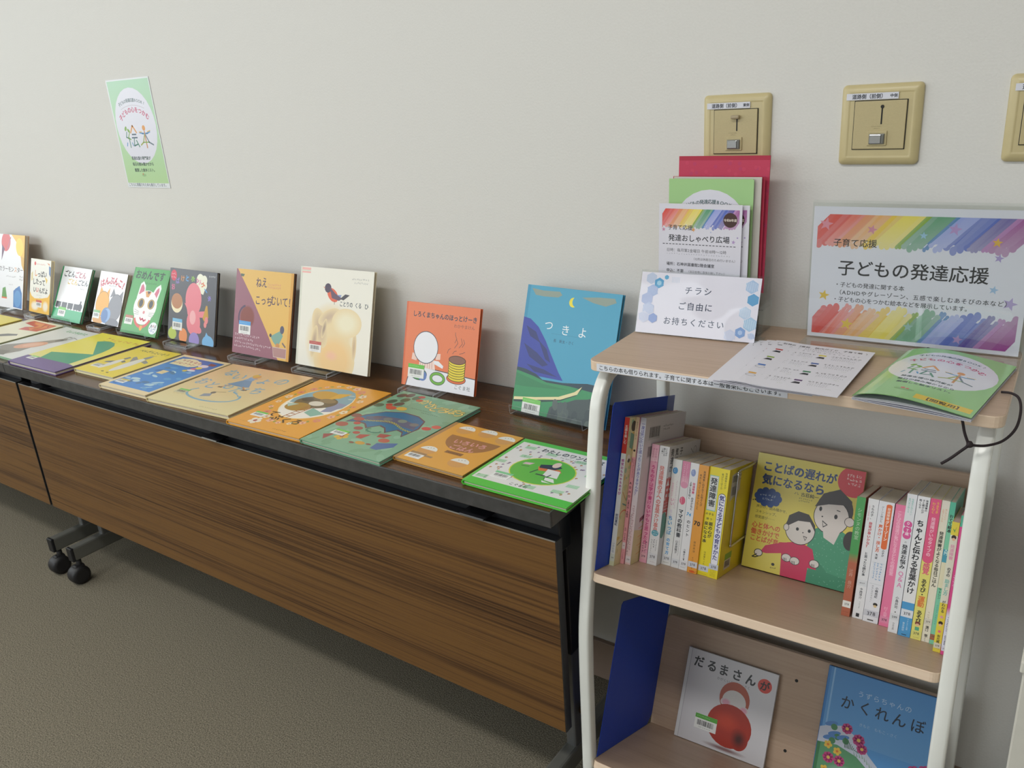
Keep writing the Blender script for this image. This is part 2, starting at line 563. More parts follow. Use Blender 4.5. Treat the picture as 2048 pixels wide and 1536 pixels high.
def window(name, width, mat):
    o = struct(empty(name, mat, None, None))
    f = MB(); h = WZ1-WZ0
    for x0, x1, z0, z1 in ((0, .05, 0, h), (width-.05, width, 0, h), (.05, width-.05, 0, .05), (.05, width-.05, h-.05, h), (width/2-.025, width/2+.025, .05, h-.05)):
        f.box(x0, x1, 0.03, 0.09, z0, z1, ALU, 0.004)
    f.build('window_frame', o)
    g = MB(); g.box(.05, width-.05, .055, .061, .05, h-.05, GLASS); g.build('window_pane', o)
    return o


for k, (a, b) in enumerate(WIN): window('window_%d' % (k+1), b-a, Matrix.Translation((b, WY, WZ0)) @ Matrix.Rotation(math.pi, 4, 'Z'))
window('window_4', LWY[1]-LWY[0], Matrix.Translation((-6.2, LWY[0], WZ0)) @ Matrix.Rotation(R(90), 4, 'Z'))
mb = MB(); mb.box(-6.2, 2.2, -0.012, 0.0, 0.0, 0.1035, SKIRT, 0.002); struct(mb.build('baseboard_back'))

# ------------------------------------------------------------------ folding tables
ZT, XR, TL = 0.70, -0.6455, 1.8


def table(x1, label, group):
    o = empty('folding_table', Matrix.Translation((x1-TL/2, -0.225, 0)), label, 'table', group)
    X0, X1, Y0, Y1 = -TL/2+0.001, TL/2-0.001, -0.222, 0.221
    t = MB(); t.box(X0+.004, X1-.004, Y0+.004, Y1-.004, ZT-.026, ZT, WALTOP); t.build('tabletop', o)
    e = MB()
    for a in ((X0, X1, Y0, Y0+.004), (X0, X1, Y1-.004, Y1), (X0, X0+.004, Y0+.004, Y1-.004), (X1-.004, X1, Y0+.004, Y1-.004)):
        e.box(*a, ZT-.0275, ZT+.0004, EDGE, 0.0012)
    e.build('edge_band', o)
    p = MB(); p.box(X0+.006, X1-.008, -.2005, -.183, .2464, .6345, WALNUT); p.build('modesty_panel', o)
    e = MB()
    e.box(X1-.008, X1-.0055, -.2005, -.183, .2464, .6358, BLACK, .0006); e.box(X0+.0035, X0+.006, -.2005, -.183, .2464, .6358, BLACK, .0006)
    e.box(X0+.006, X1-.008, -.2006, -.1995, .6335, .6358, ALU); e.box(X0+.006, X1-.008, -.1995, -.183, .6345, .6356, DARK)
    e.build('panel_trim', o)
    b = MB(); b.box(X0+.04, X1-.012, -.181, -.145, .600, ZT-.0275, DARK, .002); b.build('support_beam', o)
    for lx in (-TL/2+.057, TL/2-.057):
        l = MB()
        l.box(lx-.015, lx+.015, -.118, -.060, .34, ZT-.03, DARK, .004)
        l.box(lx-.011, lx+.011, -.112, -.066, .095, .36, GREYM, .004)
        l.box(lx-.014, lx+.014, -.215, .20, .078, .122, DGREY, .005)
        l.box(lx-.0145, lx+.0145, -.2155, -.205, .0775, .1225, DARK, .003)
        l.box(lx-.015, lx+.015, -.16, .15, ZT-.045, ZT-.027, DARK, .003)
        g = l.build('leg', o)
        k = MB(); k.lathe([(.004, 0), (.009, .002), (.011, .008), (.009, .014), (.003, .016)], BRASS, (lx+.011, -.090, .20), 'x'); k.build('knob', g)
        for cy in (-.195, .18):
            c = MB()
            c.lathe([(.006, .050), (.008, .055), (.008, .079)], RUBBER, (lx, cy, 0))
            c.lathe([(.018, 0), (.0265, .002), (.0285, .008), (.0290, .021), (.0285, .034), (.0265, .040), (.018, .042)], RUBBER, (lx-.021, cy-.008, .029), 'x')
            c.box(lx-.012, lx+.012, cy-.020, cy+.012, .040, .060, RUBBER, .006)
            c.build('caster', g)
    for lx in (-TL/2+.13, 0.0, TL/2-.17):
        k = MB()
        k.box(lx-.026, lx+.026, -.2135, -.2115, .643, .6462, ALU if lx < .5 else GREYM, .0005); k.box(lx-.026, lx+.026, -.2115, -.181, .643, .646, DARK)
        k.box(lx-.03, lx+.03, -.181, -.165, .640, .666, DARK, .002)
        k.build('latch', o)
    return o


table(XR, 'walnut folding table beside the white book rack, its full front panel showing', 'folding tables along the wall')
table(XR-TL, 'walnut folding table at the far end, cut off by the picture edge', 'folding tables along the wall')

# ------------------------------------------------------------------ book rack
ROT = R(1.37)
RK = Matrix.Translation((-.582, -.3855, 0)) @ Matrix.Rotation(ROT, 4, 'Z')
rack = empty('book_rack', RK, 'white tubular book rack with pale wood shelves in front of the wall', 'book rack')
AM, AL = R(16.71), R(24.0)
SHM = Matrix.Translation((0, 0, .5686)) @ Matrix.Rotation(-AM, 4, 'X')             # middle shelf, in rack space
SHL = Matrix.Translation((0, -.0235, .1929)) @ Matrix.Rotation(-AL, 4, 'X')        # lower shelf
ZTOP = .917


def catmull(P, n=5):
    out = []
    for i in range(len(P)-1):
        p0, p1, p2, p3 = P[max(i-1, 0)], P[i], P[i+1], P[min(i+2, len(P)-1)]
        for k in range(n):
            t = k/n
            out.append(tuple(0.5*((2*b)+(-a+c)*t+(2*a-5*b+4*c-d)*t*t+(-a+3*b-3*c+d)*t**3) for a, b, c, d in zip(p0, p1, p2, p3)))
    return out+[P[-1]]


def side_frame(x0):
    outer = catmull([(-.0263, .075), (-.0263, .1664), (-.0255, .2151), (-.024, .3127), (-.0226, .3884), (-.018, .4696), (-.0029, .5585), (.0086, .6232), (.0232, .6998),
                     (.0347, .7731), (.044, .8221), (.0507, .8499), (.0634, .8711), (.0809, .8880), (.10, .8970), (.13, .9002), (.20, .9004), (.27, .9002), (.305, .893), (.322, .872), (.326, .84), (.326, .7), (.326, .4), (.326, .075)])
    th = .022
    b = bmesh.new(); rings = []
    n = len(outer); W = .020; ch = .004
    for i, p in enumerate(outer):
        a, c = outer[max(i-1, 0)], outer[min(i+1, n-1)]
        d = Vector((c[0]-a[0], c[1]-a[1])).normalized(); nn = Vector((d.y, -d.x))      # inward
        q = lambda u, v: (x0+u, p[0]+nn.x*v, p[1]+nn.y*v)
        ring = [q(ch, 0), q(W-ch, 0), q(W-ch*.3, ch*.3), q(W, ch), q(W, th-ch), q(W-ch*.3, th-ch*.3), q(W-ch, th), q(ch, th), q(ch*.3, th-ch*.3), q(0, th-ch), q(0, ch), q(ch*.3, ch*.3)]
        rings.append([b.verts.new(v) for v in ring])
    for A, B in zip(rings, rings[1:]):
        for k in range(12):
            f = b.faces.new((A[k], A[(k+1) % 12], B[(k+1) % 12], B[k])); f.smooth = k in (0, 6) or True
    b.faces.new(rings[0][::-1]); b.faces.new(rings[-1])
    bmesh.ops.recalc_face_normals(b, faces=b.faces)
    m = MB(); m.add(b, WHITEM)
    o = m.build('side_frame', rack)
    for y in (-.015, .315):
        c = MB()
        c.lathe([(.006, .045), (.007, .08)], RUBBER, (x0+.01, y, 0))
        c.lathe([(.018, 0), (.0235, .003), (.0245, .010), (.0235, .017), (.018, .020)], RUBBER, (x0, y-.004, .0245), 'x')
        c.build('caster', o)
    for cr in (.08,):
        pass
    return o


side_frame(-.0502); side_frame(.4906)
mb = MB(); mb.box(-.0302, .4906, .315-.010, .315+.010, .09, .11, WHITEM, .003); mb.build('crossbar', rack)


def board(x0, x1, y0, y1, th, r=.012):
    P = []
    for cx, cy, a in ((x1-r, y1-r, 0), (x0+r, y1-r, 90), (x0+r, y0+r, 180), (x1-r, y0+r, 270)):
        P += [(cx+r*math.cos(R(a+t)), cy+r*math.sin(R(a+t))) for t in range(0, 91, 18)]
    return P


def wood_board(name, x0, x1, y0, y1, z0, z1, parent, mat=None, r=.012):
    m = MB(); P = board(x0, x1, y0, y1, 0, r)
    m.prism(P, z0, z1, MAPLE_E, 'z', bev=.0015)
    i = m.mi(MAPLE); m.bm.normal_update()
    for f in m.bm.faces:
        if abs(f.normal.z) > .9: f.material_index = i
    return m.build(name, parent, mat)


top = wood_board('top_board', -.0566, .5195, .0598, .343, .9004, ZTOP, rack, r=.016)
wood_board('shelf', -.0298, .4904, 0, .290, -.0148, 0, rack, SHM)
wood_board('shelf', -.0298, .4904, 0, .280, -.0148, 0, rack, SHL)


def back_panel(b, h, mat, holes=()):
    m = MB()
    P = []
    x0, x1, r = -.0295, .4900, .010
    P = [(x0, 0), (x1, 0)]+[(x1-r+r*math.cos(R(t)), h-r+r*math.sin(R(t))) for t in range(0, 91, 18)]+[(x0+r+r*math.cos(R(t)), h-r+r*math.sin(R(t))) for t in range(90, 181, 18)]
    m.prism(P, b, b+.0145, MAPLE, 'y', bev=.001)
    o = m.build('back_panel', rack, mat)
    for (x, z) in holes:
        k = MB(); k.lathe([(.0026, -.0006), (.0030, -.0002), (.0030, .0004)], SLOT, (x, b-.0002, z), 'y', 12); k.build('screw_hole', o, mat)
    return o


back_panel(.275, .231, SHM)
back_panel(.265, .226, SHL, ((.2385, .1755), (.2385, .042)))

# printed strip stuck to the front edge of the top board
A = Art(.298, .0125, 'e4e6ee')
A.txt('こちらの本も借りられます。子育てに関する本は一般書架にもございます。', .012, .5, .0287, '101418', bold=.012)
m = MB(); A.into(m, MATTEP, lambda x, y, l: (-.0395+x, .0595-l-.0002, .9018+y)); m.build('paper_label', rack)


# ------------------------------------------------------------------ books
def frame_on(BL, yaw, lean, rollv=0.0):
    """matrix whose x runs along the book's lower edge, z up its cover, y into the book"""
    return Matrix.Translation(BL) @ Matrix.Rotation(R(yaw), 4, 'Z') @ Matrix.Rotation(-R(lean), 4, 'X') @ Matrix.Rotation(-R(rollv), 4, 'Y')


def barcode(parent, u, v, w, h, top='6cc24a', lift=.0011, size=(.040, .024), col='e9e9e6'):
    sw, sh = size
    A = Art(sw, sh, col, 3)
    A.quad(0, 0, 1, .30, top)
    A.scrib(.10, .15, 9, .045, 'd9efd0', gap=1.5)
    A.bars(.12, .40, .88, .76)
    A.scrib(.22, .88, 9, .05, '555', gap=1.25)
    m = MB(); m.box(0, sw, -.0001, .0004, 0, sh, GLOSSP); ink(m, col)
    A.into(m, GLOSSP, lambda x, y, l: (x, -.00012-l, y))
    o = m.build('barcode_label', parent)
    o.location = (u*w, -lift, h*(1-v)-sh)
    return o


def hardcover(o, w, h, th, A, back, spine, pages=PAGES, mat=GLOSSP, board=.0024):
    """hardback: two boards, hinge groove and rounded spine as the cover, page block inset"""
    m = MB()
    g = .009
    m.box(g, w, 0, board, 0, h, mat, .0007); m.box(g, w, th-board, th, 0, h, mat, .0007)
    m.box(.0035, g+.001, .0007, .0007+board*.5, .0004, h-.0004, mat); m.box(.0035, g+.001, th-.0007-board*.5, th-.0007, .0004, h-.0004, mat)
    P = [(.004, 0), (.001, .0008), (-.0012, th*.3), (-.0016, th*.5), (-.0012, th*.7), (.001, th-.0008), (.004, th), (.004, th-.0015), (.0018, th-.002), (.0006, th*.5), (.0018, .002), (.004, .0015)]
    m.prism(P, 0, h, mat, 'z')
    ink(m, back)
    A.into(m, mat, lambda x, y, l: (x, -l-.00015+(.0008 if .004 < x < g else 0)*0, y))
    c = m.build('cover', o)
    p = MB(); p.box(.002, w-.0035, board, th-board, .003, h-.003, pages); p.build('page_block', o)
    return c


def picture_book(mat, label, w, h, th, A, back='ddd', code=None, group=None, name='picture_book', **k):
    o = empty(name, mat, label, 'book', group)
    hardcover(o, w, h, th, A, back, back, **k)
    if code: barcode(o, code[0], code[1], w, h, code[2] if len(code) > 2 else '6cc24a', lift=A.top*Art.STEP+.0003, size=code[3] if len(code) > 3 else (.040, .024), col=code[4] if len(code) > 4 else 'e9e9e6')
    return o


STG = 'picture books standing along the wall'
FLG = 'picture books lying flat on the tables'


def book_stand(mat, w, th, label, wide=None, lip=.012, drop=.0125, x0=None, off=.010, raised=True):
    """bent clear acrylic easel under a standing book; built in the book's own leaning frame"""
    o = empty('acrylic_book_stand', mat, label, 'book stand', 'clear acrylic book stands')
    W = wide or w*.5; a = (w-W)/2 if x0 is None else x0
    lean = -mat.to_euler().x
    c, s = math.cos(lean), math.sin(lean)
    L = lambda y, z: (y*c-z*s, y*s+z*c)          # level (y forward/back, z up) to leaning frame
    T = .003
    # ledge: floor under the book plus raised front lip, back rest and a prop leg behind, as thin bent strips
    def strip(P, name):
        m = MB(); n = len(P); b = bmesh.new()
        off_ = []
        for i, p in enumerate(P):
            q0, q1 = P[max(i-1, 0)], P[min(i+1, n-1)]
            d = Vector((q1[0]-q0[0], q1[1]-q0[1])).normalized(); off_.append((p[0]+d.y*T*.5, p[1]-d.x*T*.5, p[0]-d.y*T*.5, p[1]+d.x*T*.5))
        ring = [(x[0], x[1]) for x in off_]+[(x[2], x[3]) for x in off_[::-1]]
        A_ = [b.verts.new((a, *r)) for r in ring]; B_ = [b.verts.new((a+W, *r)) for r in ring]
        N = len(ring); ei = []
        i0 = m.mi(ACRYL); i1 = m.mi(ACEDGE)
        fs = []
        for i in range(N): fs.append((b.faces.new((A_[i], B_[i], B_[(i+1) % N], A_[(i+1) % N])), i in (n-1, N-1)))
        for i in range(n-1):
            fs.append((b.faces.new((A_[i], A_[i+1], A_[N-2-i], A_[N-1-i])), True)); fs.append((b.faces.new((B_[i], B_[i+1], B_[N-2-i], B_[N-1-i])), True))
        bmesh.ops.recalc_face_normals(b, faces=b.faces)
        mp = {v: m.bm.verts.new(v.co) for v in b.verts}
        for f, e in fs:
            g = m.bm.faces.new([mp[v] for v in f.verts]); g.material_index = i1 if e else i0
        b.free(); m.build(name, o)
    z0 = -drop                                   # table level seen from the book's lower front corner
    yb = th+.003
    if raised:
        zl = -th*s-.0022
        strip([L(.014, zl), L(-off, zl), L(-off-.0008, zl-.001), L(-off-.001, z0+.0004)], 'ledge')
        zf = z0+.002
        strip([L(-off+.004, zf), L(.055, zf)], 'foot_plate')
    else:
        T = .0012
        zf = z0+.0011
        strip([L(.055, zf), L(-off, zf), L(-off-.001, zf+.003), L(-off-.002, zf+lip)], 'front_lip')
    T = .003
    strip([(yb, .0), (yb, .11)], 'back_rest')
    z2 = L(.052, zf+.004)
    strip([(yb+.0035, .11), z2], 'prop_leg')
    return o


def title_shadow(A, st, u, v, size, col, dark, **k):
    A.txt(st, u+.004, v+.004, size, dark, bold=k.pop('b2', .05), **k); A.txt(st, u, v, size, col, bold=.02, **k)


# ---- standing books, left to right
pose = {1: ((-3.2376, -.1275, .7158), 1.21, 16.96, 0), 2: ((-2.9598, -.1182, .7156), -2.04, 16.73, 0), 3: ((-2.8134, -.1212, .7070), -1.02, 27.7, 0), 4: ((-2.5854, -.1067, .715), -1.64, 25.15, 0),
        5: ((-2.3987, -.1227, .7074), .68, 28.48, 0), 6: ((-2.1547, -.1193, .715), -.65, 15.83, 0), 7: ((-1.8512, -.1272, .715), -.47, 16.76, .47), 8: ((-1.604, -.1242, .715), -.12, 16.17, .42),
        9: ((-1.2491, -.1235, .7152), 1.08, 15.79, 0), 10: ((-.9447, -.1246, .7070), -5.0, 18.6, .5)}
dims = {1: (.240, .253, .014), 2: (.143, .179, .012), 3: (.186, .178, .010), 4: (.160, .164, .014), 5: (.1805, .2025, .010), 6: (.218, .201, .009), 7: (.226, .221, .009), 8: (.249, .2425, .009), 9: (.203, .187, .009), 10: (.226, .2575, .010)}


def pm(k): return frame_on(*pose[k])


# 1 white cover with coloured brush shapes
A = Art(*dims[1][:2], 'e9e9ec', 11)
A.poly([(.62, 0), (1, 0), (1, .36), (.90, .30), (.80, .12)], 'e8b92e').ell(.86, .16, .10, .13, 'f0cf3c', rot=20).poly([(.90, .28), (1, .30), (1, .48), (.93, .40)], 'd9a93a')
A.ell(.47, .10, .13, .14, 'd24a48').poly([(.36, .14), (.44, .2), (.36, .36)], '5a2a50').line([(.52, .2), (.60, .04)], .02, 'b06a80')
A.poly([(.74, .98), (.73, .76), (.80, .72), (.90, .68), (.97, .78), (.98, .99)], '3f78b8').ell(.85, .86, .10, .12, '5a94cc')
A.poly([(.40, .88), (.42, .74), (.5, .72), (.55, .86)], '5f9a48').quad(.40, .86, .55, .88, 'e06a3a')
A.txt('カラーモンスター', .30, .47, .085, '3a3030', bold=.01, cols=['3a3030', '3a3030', '3a3030', '3a3030', '3a3030', 'd98a3a', '3a3030', '3a3030'])
A.scrib(.52, .57, 11, .022, '777'); A.scrib(.60, .68, 6, .018, '999'); A.scrib(.90, .56, 3, .03, '555'); A.scrib(.90, .60, 3, .03, '555')
picture_book(pm(1), 'tall white book with yellow and blue brush shapes, cut by the left picture edge', *dims[1], A, 'b08f74', None, STG)
# 2 white and yellow cover
A = Art(*dims[2][:2], 'ebe9e0', 12)
A.poly([(0, .62), (.10, .70), (.25, .74), (.6, .72), (.9, .68), (1, .60), (1, 1), (0, 1)], 'edb93a').soft(.28, .88, .22, .12, 'f2ead8', 'edb93a').soft(.8, .86, .16, .14, 'efe6cf', 'edb93a')
A.poly([(.9, .10), (1, .12), (1, .3), (.92, .25)], '5a7aa8').poly([(.80, .05), (.93, .06), (.93, .10)], 'd98a50').poly([(.72, .30), (.86, .36), (.82, .44)], 'e3c04a').poly([(.04, .28), (.12, .24), (.13, .40), (.05, .42)], 'd9c890')
A.ell(.22, .085, .045, .045, 'd8412f').scrib(.30, .09, 11, .035, 'd85a48')
A.txt('しっぱい', .20, .27, .155, '2a2a28', bold=.035, cols=['d9822f', '2a2a28', '2a2a28', '2a2a28'], jig=.05).txt('したって', .13, .42, .155, '2a2a28', bold=.035, jig=.05).txt('いいんだよ', .17, .57, .145, '2a2a28', bold=.035, cols=['2a2a28', 'c8452f', '2a2a28', '2a2a28', '2a2a28'], jig=.05)
A.scrib(.36, .67, 8, .028, '999').scrib(.5, .71, 4, .026, '999')
picture_book(pm(2), 'small white and yellow book second from the left edge with a red label', *dims[2], A, 'd9c9a0', (.34, .76, 'c8402f', (.040, .024)), STG)
# 3 white cover, green foot
A = Art(*dims[3][:2], 'edeef1', 13)
A.quad(0, .79, 1, 1, '3fae78').quad(0, 0, .045, 1, '3f9e6c')
x = .06
for k in range(4):
    A.quad(x, .665, x+.175, .77, '4a4c52'); A.ell(x+.04, .775, .014, .014, '3c3c42').ell(x+.13, .775, .014, .014, '3c3c42'); x += .205
A.ell(.88, .71, .075, .06, '45474e').quad(.86, .60, .90, .68, '45474e').quad(.86, .67, .94, .78, '45474e')
A.txt('ごとんごとん', .10, .13, .125, '33373c', bold=.03, cols=['33373c']*3+['b4566a']*3, jig=.04).txt('ごとんごとん', .28, .27, .115, '33373c', bold=.03, cols=['d8b84a']*3+['55585c']*3, jig=.04)
A.scrib(.76, .38, 4, .03, '8a8a8a')
picture_book(pm(3), 'white book with a green foot and a row of dark wagons', *dims[3], A, '2f7f55', (.20, .76, '6cc24a', (.046, .030)), STG)
# 4 white board book, orange and grey shapes
A = Art(*dims[4][:2], 'efedf0', 14)
A.poly([(.10, .46), (.13, .30), (.26, .40)], 'e6a53c').poly([(.36, .42), (.46, .30), (.48, .48)], 'e6a53c')
A.ell(.28, .62, .235, .24, 'e8a93a', line='6a4a20', lw=.008)
A.poly([(.52, .48), (.60, .30), (.70, .42)], '7e7e86').poly([(.84, .42), (.95, .32), (.97, .52)], '7e7e86')
A.ell(.76, .66, .235, .26, '85858d', line='4a4a50', lw=.008)
A.ell(.22, .94, .20, .08, 'd79a44').ell(.74, .95, .25, .09, '77777f')
A.ell(.47, .83, .16, .155, '5a84b8').ell(.52, .82, .13, .13, '86a8d4').ell(.45, .84, .11, .12, '4f78b0')
A.arc('はんぶんこ！', .52, 1.18, 1.05, .165, 'c8384f', -21, 24, .05)
A.scrib(.42, .26, 8, .03, '777')
picture_book(pm(4), 'small white board book with round orange and grey shapes and a blue disc', *dims[4], A, '9a8a78', (.02, .76, '7ab87a', (.038, .026)), STG)
# 5 green cover with white mask
A = Art(*dims[5][:2], '4fa557', 15)
A.quad(0, 0, .03, 1, '3f9348').quad(.95, 0, 1, 1, '48984f')
A.poly([(.24, .46), (.27, .24), (.34, .20), (.42, .26), (.46, .42)], 'eef0ee').poly([(.62, .42), (.72, .27), (.82, .22), (.86, .28), (.82, .48)], 'eef0ee')
A.poly([(.28, .40), (.30, .27), (.34, .24), (.40, .30), (.42, .38)], 'd06a84').poly([(.68, .41), (.75, .30), (.80, .27), (.82, .33), (.78, .44)], 'd06a84')
A.ell(.53, .57, .315, .27, 'f1f1ef').ell(.53, .72, .24, .14, 'eeeeec')
A.poly([(.45, .345), (.62, .345), (.57, .43), (.50, .43)], 'd99a50').poly([(.50, .34), (.60, .34), (.55, .39)], '3c3840')
for u in (.40, .68): A.ell(u, .53, .085, .075, 'caa04a', line='5a4a28', lw=.008).ell(u, .53, .055, .066, '3f434a')
A.ell(.535, .66, .03, .026, 'd98a90')
A.line([(.46, .745), (.50, .775), (.54, .755), (.58, .785), (.63, .765)], .03, 'cf4a66')
for k in range(3):
    A.line([(.26, .63+.035*k), (.40, .66+.02*k)], .006, '888').line([(.68, .66+.02*k), (.82, .65+.03*k)], .006, '888')
A.ring(.53, .70, .25, .225, .05, 'd85a50', 200, 340).ell(.55, .895, .04, .045, 'e8a83a')
A.ell(.88, .87, .115, .10, 'e9edf2').txt('あそぼ', .80, .84, .055, '444', bold=.03, cols=['444', 'c0506a', '444']).scrib(.80, .885, 4, .045, '5a6a9a').scrib(.82, .915, 3, .04, '6a7aba')
A.txt('おめんです', .06, .105, .165, '1f3a2a', bold=.05, jig=.04).scrib(.40, .225, 8, .035, '2f6a3a')
picture_book(pm(5), 'green book with a white eared mask on its cover', *dims[5], A, '3f8f48', (.06, .73, 'b8705a', (.040, .028)), STG)
# 6 dark grey cover with pink shape
A = Art(*dims[6][:2], '5a5b62', 16)
A.ell(.085, .10, .065, .07, 'd2304a').scrib(.045, .08, 3, .03, 'f0c8d0').scrib(.045, .125, 3, .03, 'f0c8d0')
A.ell(.655, .12, .075, .075, 'eeecd8').ell(.74, .12, .06, .06, 'eeecd8').ell(.72, .19, .08, .07, 'eeecd8').poly([(.58, .16), (.78, .20), (.73, .32), (.57, .27)], 'ecead4')
A.ell(.53, .40, .17, .21, 'e6838f').poly([(.36, .40), (.70, .42), (.60, .66), (.42, .62)], 'e6838f').ell(.55, .72, .145, .16, 'e6838f').ell(.64, .80, .09, .05, 'e6838f', rot=-15).ell(.53, .65, .065, .09, 'f0b0b4')
A.poly([(.34, .46), (.40, .54), (.46, .56), (.44, .50)], 'e6838f').poly([(.62, .56), (.84, .53), (.86, .62), (.62, .64)], 'e6838f')
A.ell(.175, .485, .125, .125, 'efe3c0').ell(.175, .455, .12, .10, 'b9825c')
A.poly([(.80, .46), (.83, .46), (.86, .62), (.78, .68), (.74, .64)], 'c89a3a').ell(.82, .66, .035, .045, 'e58a8a').ell(.80, .72, .03, .04, 'e58a8a')
A.soft(.10, .92, .10, .08, 'b8c85a', '5a5b62', core=.85).ell(.34, .93, .09, .10, 'e6925a').ell(.58, .96, .11, .10, '9a8ac8').ell(.87, .96, .12, .09, '7ab4e0').poly([(.02, .94), (.07, .82), (.16, .92)], 'b8c85a').poly([(.78, .94), (.83, .82), (.94, .94)], '7ab4e0')
for k, (ch, u, v) in enumerate(zip('おばけとホットケーキ', (.08, .17, .28, .38, .50, .60, .66, .72, .78, .86), (.26, .17, .13, .12, .12, .13, .16, .19, .26, .36))):
    A.txt(ch, u, v, .085, ['d86a90', '8a7ac0', 'd8904a', '5aa0d8', '8ab84a', 'd06a9a', 'e0a0b0', 'e07a50', '5a9ad8', '8a7ad0'][k], bold=.06, al='c', rot=10-6*k)
A.scrib(.85, .06, 5, .024, 'ddd')
picture_book(pm(6), 'dark grey book with a pink rounded shape and a pancake', *dims[6], A, '2a2224', (.10, .70, '7ab8e0', (.046, .032)), STG)
# 7 purple and orange diagonal
A = Art(*dims[7][:2], 'e3b862', 17)
A.poly([(0, 0), (.02, 0), (.30, .32), (.60, .70), (.80, .98), (.82, 1), (0, 1)], '9a6674')
A.quad(.955, 0, 1, 1, 'd8a04a')
A.soft(.24, .56, .14, .14, '8a4a40', '9a6674', core=.8).ring(.22, .57, .145, .15, .025, '5a4660', 100, 290)
A.txt('ねえ', .36, .14, .125, '4a3a5a', bold=.01, jig=.05, sx=.8).scrib(.58, .15, 8, .025, 'd88a7a').scrib(.58, .185, 8, .025, 'd88a7a')
A.txt('こっち', .36, .345, .118, '4a3a5a', bold=.01, jig=.05, sx=.85).txt('むいて！', .63, .33, .118, '4a3a5a', bold=.01, jig=.05, sx=.85)
A.poly([(.67, .74), (.84, .66), (.88, .72), (.80, .86), (.72, .80)], '7fa79a').ell(.86, .65, .035, .045, '5a5a70').ell(.80, .84, .035, .03, 'c8905a').ell(.67, .73, .02, .02, '4a4050').line([(.88, .80), (.93, .84)], .02, '7a6a6a')
A.poly([(.08, .055), (.15, .06), (.13, .09), (.08, .085)], '5a6a5a')
for k in range(4): A.scrib(.05, .775+.045*k, (13, 10, 19, 14)[k], .030, 'e0cfd4', rot=-1)
A.poly([(.72, .86), (.95, .86), (.95, .97), (.74, .97)], 'b38a86').line([(.72, .86), (.95, .86), (.95, .97), (.74, .97), (.72, .86)], .006, 'd8c4c0')
picture_book(pm(7), 'purple and orange book split diagonally by its cover colours', *dims[7], A, '5a2e22', (.10, .61, '5aa0dc', (.048, .034)), STG)
# 8 white cover, robin above soft watercolour head shape
A = Art(*dims[8][:2], 'ebe8dc', 18)
A.quad(0, 0, .03, 1, 'd9dacb')
A.soft(.47, .73, .36, .40, 'e8d4a8', 'ebe8dc', core=.70).soft(.54, .90, .28, .25, 'ecc88e', 'e8d4a8', core=.6)
A.soft(.32, .60, .10, .20, 'c8b196', 'e8d4a8', rot=20, core=.2).soft(.44, .48, .16, .07, 'cbb49a', 'e8d4a8', rot=25, core=.2).soft(.25, .74, .045, .16, 'b9a18c', 'e8d4a8', rot=-8, core=.2).soft(.38, .60, .03, .10, 'a89484', 'e8d4a8', rot=-14, core=.2)
A.soft(.50, .86, .10, .06, 'efbfa0', 'ecc88e', core=.3).soft(.80, .74, .03, .14, 'cbb08e', 'e8d4a8', core=.2).soft(.68, .52, .20, .14, 'ede6c8', 'e8d4a8', core=.4)
A.ell(.47, .26, .085, .055, 'e0694a', rot=-35).ell(.40, .195, .045, .045, '504458').poly([(.42, .18), (.50, .24), (.60, .285), (.56, .31), (.46, .29)], '6a5468').poly([(.57, .29), (.64, .24), (.70, .245), (.62, .30)], '4a4650').poly([(.53, .255), (.59, .25), (.58, .275)], '8a9ac8').poly([(.36, .19), (.33, .185), (.36, .205)], 'd89a80').line([(.50, .32), (.50, .35)], .005, '555')
A.txt('ことりの', .57, .335, .056, '3a4452', bold=.015, sx=.8).txt('くる', .775, .335, .056, '3a4452', bold=.015, sx=.8).txt('ひ', .90, .335, .056, '3a4452', bold=.015)
A.scrib(.72, .085, 10, .020, 'aaa').scrib(.76, .12, 8, .020, 'aaa')
A.quad(.02, .01, .145, .065, 'f0b8b0').quad(.02, .035, .145, .048, 'd8e0d0')
picture_book(pm(8), 'large cream white book with a small red-breasted bird above a pale head shape', *dims[8], A, 'cfc3a8', (.185, .74, 'c0605a', (.042, .026)), STG)
# 9 orange cover, stack of pancakes
A = Art(*dims[9][:2], 'e67f52', 19)
A.quad(0, 0, .022, 1, 'd9683c')
K = '3a4150'
A.txt('しろくまちゃんのほっとけーき', .095, .135, .068, '3d4250', bold=.03, sx=.92, jig=.03).txt('わかやまけん', .67, .225, .046, '8a5448')
A.poly([(.055, 1.0), (.12, .74), (1, .80), (1, 1)], K).poly([(.065, 1.0), (.128, .75), (1, .81), (1, 1)], 'e9e8ee')
A.poly([(.13, .60), (.21, .62), (.19, .69), (.12, .68)], 'f0cdbf').poly([(.45, .58), (.52, .57), (.52, .64), (.46, .65)], 'f0cdbf')
A.poly([(.24, .62), (.43, .62), (.46, .77), (.23, .76)], 'f2d9d0')
for k in range(6): A.line([(.255+.03*k, .63), (.25+.033*k, .76)], .006, 'c98a80')
A.ell(.31, .52, .165, .17, 'ecebf0', line=K, lw=.008)
A.poly([(.44, .66), (.50, .66), (.57, .71), (.56, .74), (.44, .70)], 'ecebf0')
A.ell(.75, .835, .125, .05, 'e0703f', line=K, lw=.006)
for k in range(8): A.ell(.75, .82-.029*k, .107, .036, 'e9d23c', line='5a4a1c', lw=.007)
A.ell(.75, .615, .107, .040, '8a5f4e', line='4a3020', lw=.007)
A.ell(.235, .845, .11, .062, '4f9a4a', line=K, lw=.007).ell(.29, .86, .06, .055, '6a86c0')
A.ring(.50, .865, .105, .070, .03, '76b444').ring(.50, .865, .108, .073, .006, K).ring(.50, .865, .075, .042, .005, K)
